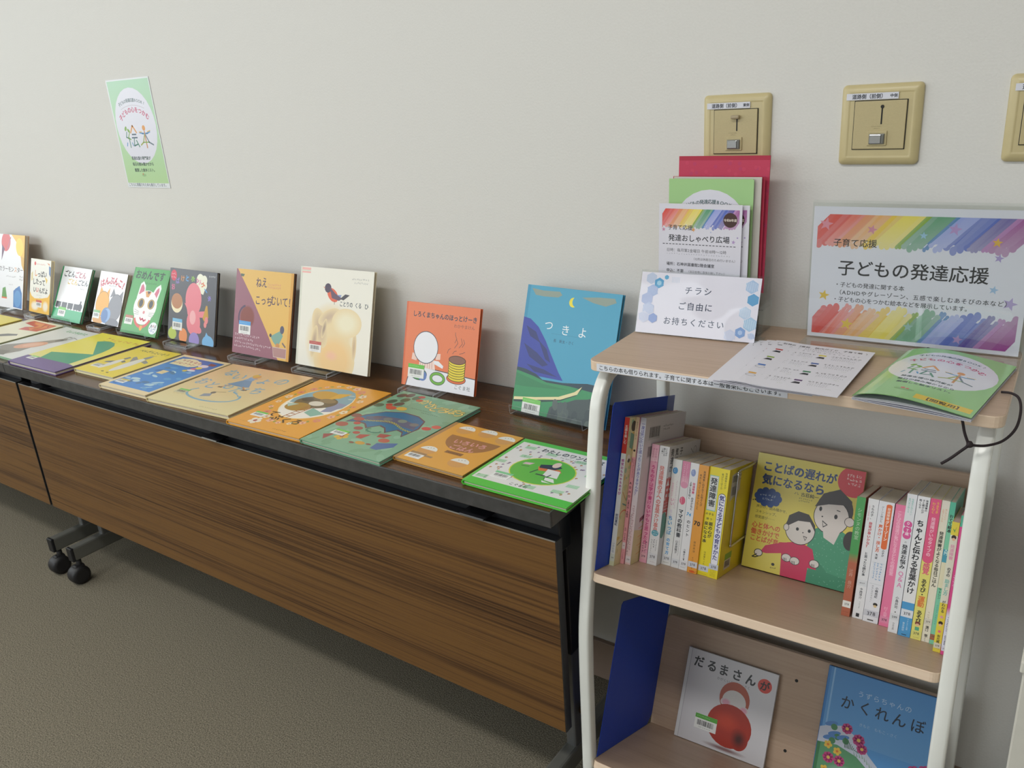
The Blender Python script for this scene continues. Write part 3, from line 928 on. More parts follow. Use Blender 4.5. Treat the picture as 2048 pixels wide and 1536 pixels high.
for a in (((.70, .42), (.72, .37), (.70, .33), (.70, .30)), ((.70, .48), (.74, .42), (.72, .38)), ((.76, .47), (.80, .42), (.78, .36)), ((.80, .46), (.83, .41), (.81, .37)), ((.61, .55), (.62, .51), (.65, .49)), ((.68, .55), (.70, .52), (.73, .51)), ((.77, .54), (.81, .53), (.84, .51))): A.line(a, .005, '5a4a48')
A.txt('こぐま社', .73, .925, .05, '3a3a44', ls=1.1)
picture_book(pm(9), 'orange book with a stack of yellow pancakes on its cover', *dims[9], A, 'd0602f', (.085, .735, '6cc24a', (.046, .030)), STG)
# 10 blue night landscape
A = Art(*dims[10][:2], '4ca0c0', 20)
A.quad(0, 0, .035, .28, '3f93b6')
A.poly([(.05, .025), (.18, .035), (.36, .03), (.39, .055), (.35, .075), (.20, .08), (.10, .075)], '8f9c90').poly([(.60, .055), (.76, .04), (.93, .035), (.95, .065), (.85, .10), (.72, .085)], '8f9c90')
A.ell(.515, .10, .042, .042, 'ecdc3c').ell(.545, .094, .040, .043, '4ca0c0')
A.poly([(0, .255), (.08, .265), (.18, .32), (.28, .42), (.36, .52), (.46, .64), (.52, .70), (0, .70)], '3a47a4')
for q in (((.04, .32), (.16, .36), (.22, .44), (.10, .40)), ((.04, .46), (.20, .52), (.34, .60), (.28, .62), (.12, .56)), ((.2, .42), (.30, .48), (.36, .58), (.30, .56)), ((.1, .62), (.3, .64), (.46, .68), (.2, .67))): A.poly(q, '333a74')
A.poly([(0, .655), (.10, .66), (.22, .685), (.30, .72), (.52, .715), (.66, .70), (.78, .685), (1, .69), (1, 1), (0, 1)], '2f4450').poly([(0, .68), (.2, .705), (.35, .735), (.6, .73), (1, .75), (1, 1), (0, 1)], '3f9260').poly([(0, .70), (.3, .75), (.6, .76), (.1, .80), (0, .80)], '3a8458')
A.poly([(.01, .905), (.25, .875), (.5, .835), (.66, .775), (.72, .725), (.74, .725), (.68, .79), (.52, .855), (.26, .905), (.01, .935)], '2c4a44').poly([(.01, .895), (.25, .865), (.5, .825), (.66, .765), (.73, .715), (.69, .78), (.52, .845), (.26, .885), (.01, .918)], 'e8dca8')
A.poly([(.40, 1), (.42, .92), (.50, .87), (.58, .86), (.68, .82), (.80, .80), (1, .74), (1, 1)], '4a5656')
for k in range(26): A.ell(A.rng.uniform(.46, 1), A.rng.uniform(.86, 1), .03, .05, A.rng.choice(['566262', '434e50', '5c6864']), rot=A.rng.uniform(-20, 20))
for ch, u in zip('つきよ', (.29, .475, .655)): A.txt(ch, u, .295+.02*(u > .4), .10, 'eef2f4', al='c')
A.txt('長　新太・さく', .36, .405, .032, '2c4a60'); A.line([(.33, .355), (.62, .355)], .002, '3f86a0')
picture_book(pm(10), 'tall blue book with a yellow crescent moon beside the white rack post', *dims[10], A, '3f8fb0', (.115, .885, '7cc860', (.046, .030)), STG)

SL = {1: 'clear acrylic stand under the tall white book at the left edge', 2: 'clear acrylic stand under the small white and yellow book', 3: 'clear acrylic stand with wide lip under the white and green book', 4: 'clear acrylic stand under the small white board book',
      5: 'clear acrylic stand with wide lip under the green mask book', 6: 'clear acrylic stand under the dark grey book', 7: 'clear acrylic stand under the purple and orange book', 8: 'clear acrylic stand under the cream bird book',
      9: 'clear acrylic stand under the orange pancake book', 10: 'clear acrylic stand with wide lip under the blue moon book'}
for k in pose:
    W, H, T = dims[k]
    wide = k in (3, 5, 10)
    drop = pose[k][0][2]-ZT
    book_stand(pm(k), W, T, SL[k], W*.80 if wide else W*.5, .020 if wide else .011, drop, (W*.02 if wide else W*.03), .010 if wide else .020, not wide)

# ------------------------------------------------------------------ books lying flat
def flat(FL, FR, BL, th):
    x = Vector((FR[0]-FL[0], FR[1]-FL[1], 0)); wd = x.length; x.normalize()
    z = Vector((-x.y, x.x, 0)); h = (Vector((*BL, 0))-Vector((*FL, 0))).dot(z)
    y = Vector((0, 0, -1))
    return Matrix(((x.x, y.x, z.x, FL[0]), (x.y, y.y, z.y, FL[1]), (0, -1, 0, ZT+th+.0003), (0, 0, 0, 1))), wd, h


def lay(FL, FR, BL, th, label, art, back, code=None, **k):
    mt, wd, h = flat(FL, FR, BL, th)
    return picture_book(mt, label, wd, h, th, art(wd, h), back, code, FLG, **k)


G2 = '6cc24a'
SMALL = (.036, .022)


def a0(w, h):
    A = Art(w, h, 'e2cf40', 30); A.soft(.5, .6, .3, .3, 'e9dc70', 'e2cf40').quad(0, .9, 1, 1, 'd8b63a'); return A


lay((-3.085, -.40), (-2.89, -.40), (-3.085, -.175), .008, 'yellow book lying flat beside the cream book, cut by the left picture edge', a0, 'd8c23a')


def a1(w, h):
    A = Art(w, h, 'e9e4c8', 31)
    A.poly([(.18, .03), (.9, .05), (.93, .16), (.9, .30), (.45, .34), (.42, .24), (.58, .19), (.16, .14)], 'cf6048')
    for q in (((.3, .06), (.6, .07), (.66, .14), (.4, .12)), ((.6, .12), (.85, .1), (.8, .2), (.6, .24)), ((.52, .24), (.8, .22), (.7, .3))): A.poly(q, 'e08a50')
    A.line([(.62, .06), (.72, .16), (.70, .26)], .03, 'b8482f').line([(.75, .08), (.84, .14)], .02, 'a84030')
    A.poly([(.05, .62), (.40, .60), (.56, .50), (.76, .46), (.82, .50), (.60, .60), (.30, .72)], '6a6a66').ell(.45, .60, .05, .03, '474b48').ell(.36, .68, .06, .03, 'd8806a')
    A.quad(0, .97, 1, 1, 'c8d0a0'); return A


lay((-2.865, -.418), (-2.655, -.418), (-2.862, -.160), .007, 'cream book lying flat with a red patch in its top corner', a1, 'cdd0a8')


def a2(w, h):
    A = Art(w, h, 'd9dad6', 32)
    for k in range(7): A.line([(.62+.03*k, .10+.02*k), (.70+.035*k, .42)], .004, 'bfc2c0')
    A.txt('むしたちのうた', .28, .10, .088, '4f9a58', bold=.08, sx=.9)
    A.poly([(.02, .98), (.06, .74), (.24, .62), (.44, .50), (.64, .33), (.72, .28), (.80, .33), (.74, .42), (.62, .58), (.66, .80), (.55, .97)], '8f8a80').ell(.50, .62, .24, .14, 'd9a080', rot=38).ell(.52, .60, .15, .08, 'e2b296', rot=38)
    A.ell(.70, .37, .07, .05, '6a675f', rot=30).ell(.74, .36, .03, .02, '40423f').line([(.68, .33), (.66, .24), (.74, .24)], .016, '77736a').line([(.76, .34), (.80, .24), (.92, .26)], .012, '77736a')
    A.quad(0, .82, .16, .90, '86a8c8'); A.poly([(.1, .9), (.5, .84), (.6, .96), (.2, 1)], '7a776e'); return A


lay((-2.632, -.424), (-2.428, -.424), (-2.634, -.165), .007, 'pale grey book lying flat with a tan insect and green lettering', a2, '8fbf9a')


def a3(w, h):
    A = Art(w, h, 'e6d84c', 33)
    A.quad(0, .66, .999, .82, 'ded988')
    A.quad(0, .48, 1, .82, 'e6d84c', 'ded78a')
    A.quad(0, 0, 1, .25, 'e8dc20', 'e6d83a')
    A.poly([(.17, .64), (.79, .515), (.32, .225), (.40, .185), (.50, .17), (.62, .19), (.72, .25), (.79, .34), (.83, .44), (.85, .55), (.86, .70), (.87, .86), (.30, .86)], '3f9a74')
    A.quad(0, .80, 1, 1, '66508a'); A.poly([(.9, .8), (1, .78), (1, .82)], 'd8d8a0')
    A.quad(.155, .76, .2, .80, 'ded78a')
    A.scrib(.34, .115, 8, .075, 'd99a4a', gap=1.2); A.scrib(.36, .175, 12, .022, '8a9a40')
    return A


lay((-2.4185, -.4425), (-2.1745, -.4385), (-2.4185, -.163), .011, 'yellow book lying flat with a green slope and a purple lower edge', a3, '5a4680', (.10, .79, '8fd06a', SMALL))


def a4(w, h):
    A = Art(w, h, 'e6cf3a', 34)
    A.txt('ペんぎんたいそう', .16, .12, .095, '4a4a28', bold=.02, sx=.95, jig=.06); A.scrib(.58, .215, 5, .03, '6a6a40')
    A.ell(.66, .60, .095, .30, 'dcdad0', rot=0).poly([(.60, .34), (.63, .25), (.69, .22), (.72, .30), (.71, .37)], '86888c').poly([(.58, .40), (.42, .33), (.40, .37), (.56, .52)], '8a8a8a').poly([(.74, .38), (.90, .44), (.89, .49), (.75, .46)], '8a8a8a')
    A.ell(.34, .66, .075, .21, 'dcdad0').poly([(.30, .46), (.33, .38), (.40, .40), (.38, .48)], '77797c').poly([(.27, .56), (.14, .62), (.15, .66), (.28, .64)], '77797c').poly([(.41, .50), (.50, .54), (.48, .58), (.41, .56)], '5f6264')
    A.ell(.56, .90, .03, .016, '5a5530').ell(.70, .91, .03, .016, '5a5530').scrib(.6, .96, 6, .02, 'a89a50')
    return A


lay((-2.1578, -.3959), (-1.9805, -.3925), (-2.163, -.195), .010, 'yellow book lying flat with two pale penguins', a4, 'd6cfa0', (.10, .72, 'b8b49c', SMALL))


def a5(w, h):
    A = Art(w, h, 'e3cfa4', 35)
    A.quad(.07, .05, .95, .93, '3f7fc4', '3f86d0'); A.quad(.07, .05, .95, .30, '2f66ae', '3a78bc')
    for k in range(34):
        u, v = A.rng.uniform(.12, .9), A.rng.uniform(.34, .9)
        A.ell(u, v, A.rng.uniform(.03, .09), A.rng.uniform(.02, .035), A.rng.choice(['8fb8d8', 'a3c6dc', '4a74a0', '5a9ad0', '2f66a8', 'b6d2de']), rot=A.rng.uniform(-20, 30))
    A.ell(.34, .17, .22, .13, 'e6d9ae').quad(.14, .10, .56, .27, 'e6d9ae').ell(.56, .19, .09, .09, 'e6d9ae')
    A.scrib(.24, .135, 5, .075, 'b8405a'); A.scrib(.16, .21, 6, .065, 'b8405a')
    A.poly([(.74, .09), (.88, .10), (.88, .15), (.76, .15)], '8a4a38').ell(.74, .19, .09, .05, 'dcd0d8').ell(.74, .25, .06, .04, 'e0c83a').ell(.70, .29, .05, .035, 'd06a84').ell(.72, .33, .08, .03, 'd8d4dc').ell(.64, .36, .04, .03, 'd8c040')
    A.quad(.33, .44, .46, .53, 'e2cb9a'); A.scrib(.35, .485, 4, .022, '8a7a50')
    return A


lay((-1.9659, -.4372), (-1.7735, -.4335), (-1.9692, -.191), .010, 'cream bordered blue book lying flat, covered in fish shapes', a5, 'dfcfa6', (.10, .79, 'c8b84a', SMALL))


def a6(w, h):
    A = Art(w, h, 'dcc08e', 36)
    A.quad(0, 0, 1, .6, 'dfb98a', 'dcc592'); A.quad(0, .6, 1, 1, 'dcc592', 'dcd09e')
    B = '7fa9bf'
    for st, v, u0, du in (('ないしょの', .20, .20, .155), ('おともだち', .47, .13, .165)):
        for k, ch in enumerate(st): A.txt(ch, u0+du*k, v+(.05 if k % 2 else 0), .155, B, bold=.015, al='c', rot=A.rng.uniform(-8, 8), sx=.95)
    A.poly([(.47, .30), (.55, .29), (.66, .44), (.60, .46), (.40, .45)], '7a94b0').poly([(.48, .24), (.55, .23), (.56, .30), (.46, .31)], '8aa6c4').ell(.52, .20, .04, .035, 'd8a05a').ell(.49, .18, .035, .03, 'd8b04a').line([(.45, .45), (.40, .52)], .014, 'c08a58').line([(.60, .45), (.66, .50)], .014, 'c08a58').line([(.38, .53), (.42, .53)], .02, '6a5a48').line([(.65, .51), (.69, .50)], .02, '6a5a48').line([(.55, .26), (.60, .22)], .012, 'd8a878')
    A.ring(.50, .70, .30, .135, .022, B, 150, 390).ring(.50, .70, .27, .12, .01, B, 20, 60)
    A.poly([(.40, .71), (.47, .68), (.50, .74), (.41, .78)], '8a94a0').ell(.46, .66, .025, .022, '6a6a60').line([(.47, .64), (.56, .61)], .006, '7a6a50')
    A.scrib(.12, .80, 26, .016, 'b8a878', gap=1.25); A.scrib(.62, .95, 10, .018, 'a89a70')
    return A


lay((-1.7575, -.4411), (-1.4745, -.4265), (-1.7703, -.187), .010, 'large cream tan book lying flat with pale blue brush lettering', a6, 'd6c99a', (.10, .70, G2, SMALL, 'c4bda0'))


def a7(w, h):
    A = Art(w, h, 'e2a03a', 37)
    A.ell(.50, .43, .35, .40, 'efe2c0').ell(.50, .43, .335, .385, 'ece8e0')
    A.poly([(.165, .43), (.19, .30), (.25, .20), (.34, .13), (.45, .10), (.55, .10), (.66, .13), (.75, .20), (.81, .30), (.835, .43), (.80, .47), (.2, .50)], '7fa6b4')
    A.poly([(.66, .35), (.82, .36), (.8, .52), (.70, .56)], '8a8fae')
    A.ell(.47, .42, .24, .15, '6a5a40', rot=10).ell(.42, .27, .17, .10, 'c89a3c', rot=-5).poly([(.52, .20), (.66, .16), (.62, .28), (.52, .32)], 'd8a83e').ell(.38, .55, .15, .10, 'a8843c').ell(.50, .44, .09, .055, 'd8d0c0').ell(.56, .36, .10, .05, '8a7450').ell(.33, .40, .07, .05, '4f4434').poly([(.56, .52), (.78, .58), (.70, .66), (.56, .62)], '86b4a4').poly([(.20, .52), (.34, .50), (.28, .58)], 'a8c4bc')
    A.line([(.48, .50), (.44, .76)], .012, 'a8683a').line([(.55, .50), (.50, .76)], .012, 'a8683a')
    for k in range(5): A.line([(.45+.008*(4-k), .54+.045*k), (.54-.006*k, .54+.045*k)], .010, 'a8683a')
    A.line([(.66, .2), (.72, .19)], .01, 'e0e0d0').line([(.72, .26), (.77, .25)], .01, 'e0e0d0')
    for k in range(30):
        t = 2*math.pi*k/30; u, v = .50+.42*math.cos(t), .45+.40*math.sin(t)
        A.ell(u+A.rng.uniform(-.02, .02), v+A.rng.uniform(-.02, .02), .022, .014, '9a9a48', rot=A.rng.uniform(0, 180))
    for k in range(22):
        t = 2*math.pi*(k+.3)/22; u, v = .50+.425*math.cos(t), .45+.405*math.sin(t)
        A.flower(u, v, A.rng.uniform(.022, .046), A.rng.choice(['e8c8a8', 'dc8a70', 'e8b8a0', 'e8dcc0']), A.rng.choice(['c8704a', 'd8a050']), 5)
    for ch, u, v in zip('てぶくろ', (.30, .41, .55, .68), (.735, .785, .80, .785)): A.txt(ch, u, v, .12, '3a2c18', bold=.03, al='c')
    A.flower(.27, .90, .07, 'ece0cc', 'a84a40', 5); A.scrib(.60, .955, 8, .02, '7a5420'); A.scrib(.12, .945, 14, .016, 'b8842e')
    return A


lay((-1.4575, -.4445), (-1.2345, -.440), (-1.466, -.172), .009, 'orange book lying flat with an oval picture inside a flower wreath', a7, 'd99a32', (.10, .755, G2, SMALL))


def a8(w, h):
    A = Art(w, h, '7fa98a', 38)
    for k in range(60): A.ell(A.rng.random(), A.rng.random(), A.rng.uniform(.03, .09), A.rng.uniform(.015, .04), mixc(hx('7fa98a'), hx(A.rng.choice(['6f9a78', '8db698', '93bca0'])), .7), rot=A.rng.uniform(0, 180))
    for u, v in ((.08, .08), (.16, .05), (.2, .14), (.1, .2), (.22, .22), (.27, .07), (.05, .3)): A.ell(u, v, .055, .045, A.rng.choice(['5f6a4e', '52604a', '6a5448']), rot=A.rng.uniform(0, 90))
    for u, v in ((.30, .04), (.34, .10), (.14, .26), (.18, .29)): A.ell(u, v, .04, .03, A.rng.choice(['c8603a', 'd88a3a', 'b84a3a']))
    A.poly([(.06, .64), (.11, .48), (.24, .37), (.42, .32), (.62, .33), (.76, .38), (.83, .50), (.80, .66), (.74, .60), (.66, .585), (.60, .66), (.52, .60), (.44, .585), (.36, .66), (.28, .61), (.18, .60)], '6a4c50')
    A.poly([(.08, .63), (.13, .48), (.25, .38), (.42, .33), (.62, .34), (.75, .39), (.81, .50), (.79, .64), (.74, .585), (.66, .57), (.60, .64), (.52, .585), (.44, .57), (.36, .64), (.28, .595), (.18, .585)], '336e94')
    A.poly([(.16, .50), (.30, .44), (.50, .42), (.74, .45), (.80, .53), (.60, .52), (.40, .53), (.2, .55)], '5f6078')
    for u, v in ((.56, .45), (.72, .46), (.40, .47), (.28, .48)): A.ell(u, v, .05, .035, A.rng.choice(['7a7a78', '6a5a64', '7f8a7c']))
    for k in range(20):
        t = k/19; A.ring(.13+.66*t, .56-.045*math.sin(math.pi*t)*1+.015*math.sin(9*t), .018, .013, .006, 'c8c04a', n=10)
    for u, v, r, c in ((.88, .47, .05, 'c8453c'), (.94, .42, .05, 'd0604a'), (.22, .30, .06, 'c85a40'), (.33, .28, .06, 'd8b04a'), (.05, .52, .06, '8a5048'), (.14, .56, .06, 'a85048'), (.20, .62, .04, 'b8443c'), (.08, .68, .07, 'a85a4c'), (.3, .68, .05, '9a4e46'), (.36, .74, .04, 'b04a40')): A.ell(u, v, r, r*.7, c)
    A.flower(.30, .83, .07, 'd9b040', 'b8602f', 5); A.poly([(.42, .75), (.52, .72), (.50, .80), (.43, .80)], 'b0483c').poly([(.58, .68), (.70, .66), (.68, .72), (.6, .73)], 'a8483c').ring(.47, .66, .09, .05, .02, '3f7a64', 140, 380)
    A.ell(.56, .85, .055, .03, 'c89a3a').ell(.48, .87, .03, .015, '8a4a3a').ell(.65, .84, .03, .015, '8a4a3a').poly([(.70, .80), (.88, .74), (.90, .80), (.80, .88), (.72, .88)], '4f6a9a').ell(.72, .75, .06, .04, 'b8604a').poly([(.10, .86), (.2, .82), (.18, .92)], '9a4a44')
    for ch, u, v in zip('かさどろぼう', (.43, .535, .63, .73, .83, .93), (.10, .14, .17, .165, .155, .17)):
        A.txt(ch, u, v, .135, '6e4a22', bold=.075, al='c', sx=.95); A.txt(ch, u, v, .135, 'e8cf78', bold=.02, al='c', sx=.95)
    A.scrib(.40, .235, 12, .02, '4a5a40', rot=-2); A.scrib(.58, .27, 9, .02, '4a5a40')
    return A


lay((-1.2315, -.441), (-1.0125, -.4468), (-1.2275, -.145), .009, 'green book lying flat with a blue dome shape and yellow lettering', a8, '6fa184', (.14, .755, G2, SMALL))


def a9(w, h):
    A = Art(w, h, 'dca244', 39)
    A.quad(0, 0, .06, 1, 'a88252')

    def ball(u, v, r, c=1):
        A.ell(u, v+.01, r, r*.82, 'd09a58'); A.ell(u, v-.01, r, r*.8, 'e2e2da', a0=0, a1=180)
        for k in range(3): A.ell(u-.3*r+.3*r*k, v-.05-.008*k, .006, .006, '55534c')
    ball(.27, .13, .115); ball(.57, .10, .115); ball(.86, .15, .115); ball(.24, .72, .115); ball(.76, .80, .12)
    A.ell(.56, .30, .35, .32, '9c6f40', a0=180, a1=360); A.quad(.21, .285, .91, .31, '9c6f40'); A.quad(.44, .62, .68, .675, '8a6238'); A.scrib(.49, .65, 7, .022, '3a2c1c')
    A.txt('いろいろ', .34, .395, .115, 'd59a98', bold=.03, jig=.05).txt('ごはん', .39, .52, .115, 'd59a98', bold=.03, jig=.05)
    A.quad(.10, .82, .42, .855, 'a08058')
    return A


lay((-1.0095, -.4138), (-.8425, -.4185), (-1.0035, -.2335), .008, 'orange tan book lying flat with a brown bowl and white rice balls', a9, 'b88a40', (.10, .80, 'a08058', (.036, .024)))


def a10(w, h):
    A = Art(w, h, 'e3e1de', 40)
    A.quad(0, 0, 1, .07, '5cc04e'); A.quad(0, .90, 1, 1, '4fbf3a'); A.quad(0, 0, .03, 1, '5cc04e')
    for k in range(95):
        u, v = A.rng.uniform(.05, .98), A.rng.uniform(.09, .88)
        if ((u-.50)/.30)**2+((v-.52)/.24)**2 < 1.05 or (v < .23 and u > .28): continue
        A.ell(u, v, .011, .009, A.rng.choice(['8a6a90', 'c08a50', '96789a', 'b87a48'])); A.ell(u-.004, v+.012, .005, .004, '6a5a50')
    for u, v in ((.16, .16), (.22, .34), (.07, .52), (.10, .85), (.70, .22), (.90, .42), (.86, .66), (.8, .80), (.40, .20), (.56, .84)):
        for j in range(5): A.line([(u-.05, v-.02+.011*j), (u+.05, v-.03+.012*j)], .006, '86cc92')
    A.ell(.50, .53, .295, .235, 'd8d84a').ell(.50, .53, .285, .225, '5fb63c')
    A.poly([(.42, .46), (.62, .44), (.66, .49), (.46, .53)], 'd9743a').poly([(.42, .42), (.56, .36), (.62, .40), (.58, .46), (.44, .48)], '2f3340').poly([(.52, .47), (.64, .47), (.68, .60), (.54, .60)], 'e6e4e0').ell(.55, .37, .035, .05, 'e2c8bc').line([(.45, .52), (.42, .60)], .012, '33343a').line([(.60, .56), (.58, .64)], .012, '33343a').line([(.48, .60), (.56, .60)], .018, '3f4a3a').poly([(.28, .44), (.36, .42), (.34, .47), (.27, .48)], 'd8b8c0').line([(.28, .51), (.35, .50)], .008, '3f4a3a').poly([(.58, .62), (.66, .62), (.70, .68), (.60, .67)], 'e6e6e0').poly([(.58, .68), (.68, .70), (.60, .71)], 'e6e6e0')
    A.txt('わたしのワンピース', .27, .145, .072, '2a2c34', bold=.03, sx=.95); A.scrib(.50, .215, 16, .02, '666')
    A.txt('こぐま社', .38, .855, .04, '2a2c34', bold=.01, ls=1.1)
    return A


lay((-.8334, -.4322), (-.6230, -.4345), (-.8285, -.2410), .009, 'white green edged book lying flat at the table end by the rack', a10, '4fbf3a', (.16, .705, '7cc890', SMALL))

# ------------------------------------------------------------------ books standing in the rack
RW = RK                                                    # rack space to world
MM, ML = RW @ SHM, RW @ SHL                                # middle and lower shelf to world
SPG = 'paperbacks on the middle shelf'


def paperback(a, wd, d, h, D, label, A, cover='e4e2dd', side=None, call=None, pages=PAGES, bottom=0.0):
    """upright paperback, spine to the front; wraparound cover and page block"""
    o = empty('paperback_book', MM @ Matrix.Translation((a, d, bottom+.0003)), label, 'book', SPG)
    m = MB(); t = .0007; r = .0006
    P = [(0, D), (0, r), (r*.3, r*.3), (r, 0), (wd-r, 0), (wd-r*.3, r*.3), (wd, r), (wd, D), (wd-t, D), (wd-t, r*1.1), (wd-r, t), (r, t), (t, r*1.1), (t, D)]
    m.prism(P, 0, h, GLOSSP, 'z')
    ink(m, cover)
    ya = lambda x: 0
    A.into(m, GLOSSP, lambda x, y, l: (x, ya(x)-l-.00012, y))
    if side is not None:
        side.into(m, GLOSSP, lambda x, y, l: (wd+l+.00012, r+x, y))
    m.build('cover', o)
    p = MB(); p.box(t, wd-t, t+.0004, D-.0004, .0004, h-.0005, pages); p.build('page_block', o)
    if call:
        v, txt_, hh, bg = call
        hh *= h
        B = Art(wd-.0006, hh, bg, 5)
        B.txt(txt_, .5, .5, min(.42, 1.55/len(txt_)*.72), '33333a', al='c', bold=.01, rot=4)
        q = MB(); B.into(q, GLOSSP, lambda x, y, l: (x+.0003, ya(x+.0003)-l-.00014-A.top*Art.STEP, h*(1-v)-hh/2+y)); q.build('call_number_label', o)
    return o


def sp(wd, h, bg, rnd=2): return Art(wd, h, bg, rnd)


C378 = lambda v=.93, bg='dfe0e4': (v, '378', .055, bg)
# 1 cream and red, forward
wd, h = .0088, .257
A = sp(wd, h, 'e4e2d8').quad(0, 0, 1, .24, 'c8402f').quad(0, .96, 1, 1, 'd8d8b0')
A.vtxt('五感を楽しむ', .5, .05, .62, 'e8d8c8', bold=.02).vtxt('感覚おもちゃ＆あそび', .5, .275, .62, 'b85a90', bold=.05, ls=1.15).vtxt('前田直紀', .5, .645, .6, '5a5f74', bold=.05).vtxt('いかだ社', .5, .84, .52, '6a7a8a')
B = Art(.180, h, 'ddd5a6', 61)
for k in range(46): B.ell(B.rng.random()*.25, B.rng.random(), B.rng.uniform(.012, .04), B.rng.uniform(.01, .03), B.rng.choice(['b8cc90', 'd8b860', '9ac0a0', 'cfc890', 'c8d090']))
B.ell(.10, .06, .05, .05, '2a2422').poly([(.05, .10), (.14, .12), (.12, .22), (.05, .2)], '6a9a8a').ell(.06, .27, .035, .03, 'e8e4dc').ell(.07, .29, .02, .02, '2a2422').line([(.02, .5), (.10, .56)], .012, 'c8a050').line([(.04, .58), (.12, .60)], .012, '4a8a8a').ring(.08, .66, .08, .05, .012, 'd8784a', 0, 200).line([(.02, .86), (.12, .84)], .01, '4a5a4a')
paperback(-.0275, wd, .060, h, .182, 'tall cream book with red spine top, first beside the blue bookend', A, 'd8d0a8', B, (.945, '378', .05, 'd9dcc8'))
# 2 pink
wd, h = .0065, .257
A = sp(wd, h, 'dc98a0').quad(0, 0, 1, .27, 'dcc0a0')
A.vtxt('発達障害の子の育て方', .5, .03, .48, '6a4a3a', ls=1.0).ell(.5, .225, .3, .3, '3a2f30').vtxt('教室で', .3, .28, .4, '3a2a30').scrib(.7, .29, 12, .36, '5a3a44', vert=True)
A.txt('A', .5, .445, .8, '2f2228', al='c', bold=.03).txt('D', .5, .475, .8, '2f2228', al='c', bold=.03).txt('H', .5, .505, .8, '2f2228', al='c', bold=.03).txt('D', .5, .535, .8, '2f2228', al='c', bold=.03).vtxt('注意欠如・多動症', .5, .56, .6, '4a3038', bold=.03).vtxt('監修 田中康雄', .5, .75, .5, '5a3a44')
A.vtxt('こころの科学', .5, .90, .45, '8a4a5a')
paperback(-.0182, wd, .084, h, .182, 'narrow tall pink book, second beside the blue bookend', A, 'dc98a0', None, (.875, '378', .045, 'd9c8cc'))
# 3 white pink
wd, h = .0100, .257
A = sp(wd, h, 'd8d8e2').quad(0, .28, 1, 1, 'd8d8e2', 'dcbcb8')
A.vtxt('一度は死にたいと思ったことがありませんか？', .58, .03, .62, '7a7ab0', bold=.03, ls=.98).vtxt('子どもの頃にいいこと', .16, .1, .36, '3a3a48').scrib(.5, .60, 20, .4, 'a87a80', vert=True, gap=1.0).scrib(.2, .66, 24, .3, '6a5a60', vert=True, gap=1.0)
B = Art(.180, h, 'ddd9dc', 62).quad(0, .72, .6, 1, 'd9cf9a').poly([(.0, .70), (.18, .73), (.18, .78), (0, .76)], 'ddd9dc')
B.poly([(.10, .69), (.30, .655), (.30, .68), (.10, .72)], '8a5a6a')
for k in range(10): B.line([(.10+.05*(k % 3), .76+.02*k), (.2+.05*(k % 3), .75+.02*k)], .006, 'd8985a')
B.quad(.10, .065, .36, .155, 'c8c6c8').bars(.11, .07, .35, .14).quad(.10, .20, .36, .28, 'c8c6c8').bars(.11, .20, .35, .27, 18, '6a6a68').scrib(.44, .075, 10, .022, '555').scrib(.44, .10, 7, .022, '555').scrib(.42, .21, 3, .02, '777').scrib(.42, .235, 9, .022, '777')
paperback(-.0110, wd, .088, h, .180, 'tall white and pink book with barcodes on its grey back cover', A, 'd8d4d8', B, (.965, '378', .045, 'd9cfd0'))
# 4 pink A5
wd, h = .0135, .21
A = sp(wd, h, 'dfa0b4').quad(0, 0, 1, .14, 'dda4b6', 'e6c0c8')
A.vtxt('子どもの', .32, .03, .32, 'b85a80').vtxt('学びを助ける', .68, .03, .32, 'b85a80').vtxt('うちの子は字が書けないかもと思ったら', .5, .17, .58, 'c0407a', bold=.05).scrib(.3, .84, 6, .28, '5a3a4a', vert=True).scrib(.66, .82, 5, .34, '5a3a4a', vert=True)
paperback(.0008, wd, .121, h, .148, 'pink book with magenta spine lettering', A, 'dfa0b4', None, C378(.945, 'dca8b4'))
# 5 white A5
wd, h = .0180, .21
A = sp(wd, h, 'dcdbdc')
A.vtxt('３歳〜', .3, .02, .2, '44464a', bold=.03).vtxt('関わり方', .5, .015, .2, '44464a', bold=.03).vtxt('ことばの', .72, .012, .2, '44464a', bold=.03).vtxt('発達障害の子への言葉かけ事典', .46, .165, .50, 'd07a72', bold=.06, ls=.93).ell(.5, .73, .36, .30, '58a0b0').scrib(.34, .72, 3, .16, 'dfe8ea').scrib(.34, .74, 3, .16, 'dfe8ea')
A.scrib(.25, .79, 8, .16, '77787c', vert=True).scrib(.5, .79, 4, .2, '44464a', vert=True).scrib(.75, .79, 7, .14, '77787c', vert=True).scrib(.34, .975, 6, .07, '8a4a5a')
B = Art(.146, h, 'd9d8da', 63)
for u in (.06, .20, .34): B.vtxt(('発達が', '気になる', '子への')[int(u*7)], u+.04, .02+.01*u, .095, '33343a', bold=.03)
B.vtxt('発', .06, .25, .30, 'c04038', bold=.06).vtxt('言', .06, .42, .26, 'c04038', bold=.06).ell(.05, .66, .09, .16, '4f8a7a').line([(.7, .06), (.78, .10)], .01, '666').ring(.84, .08, .05, .05, .006, '555')
paperback(.0153, wd, .121, h, .148, 'thick white book with red lettering and a teal dot on its spine', A, 'dcdbdc', B, C378(.93, 'd4d4d8'))
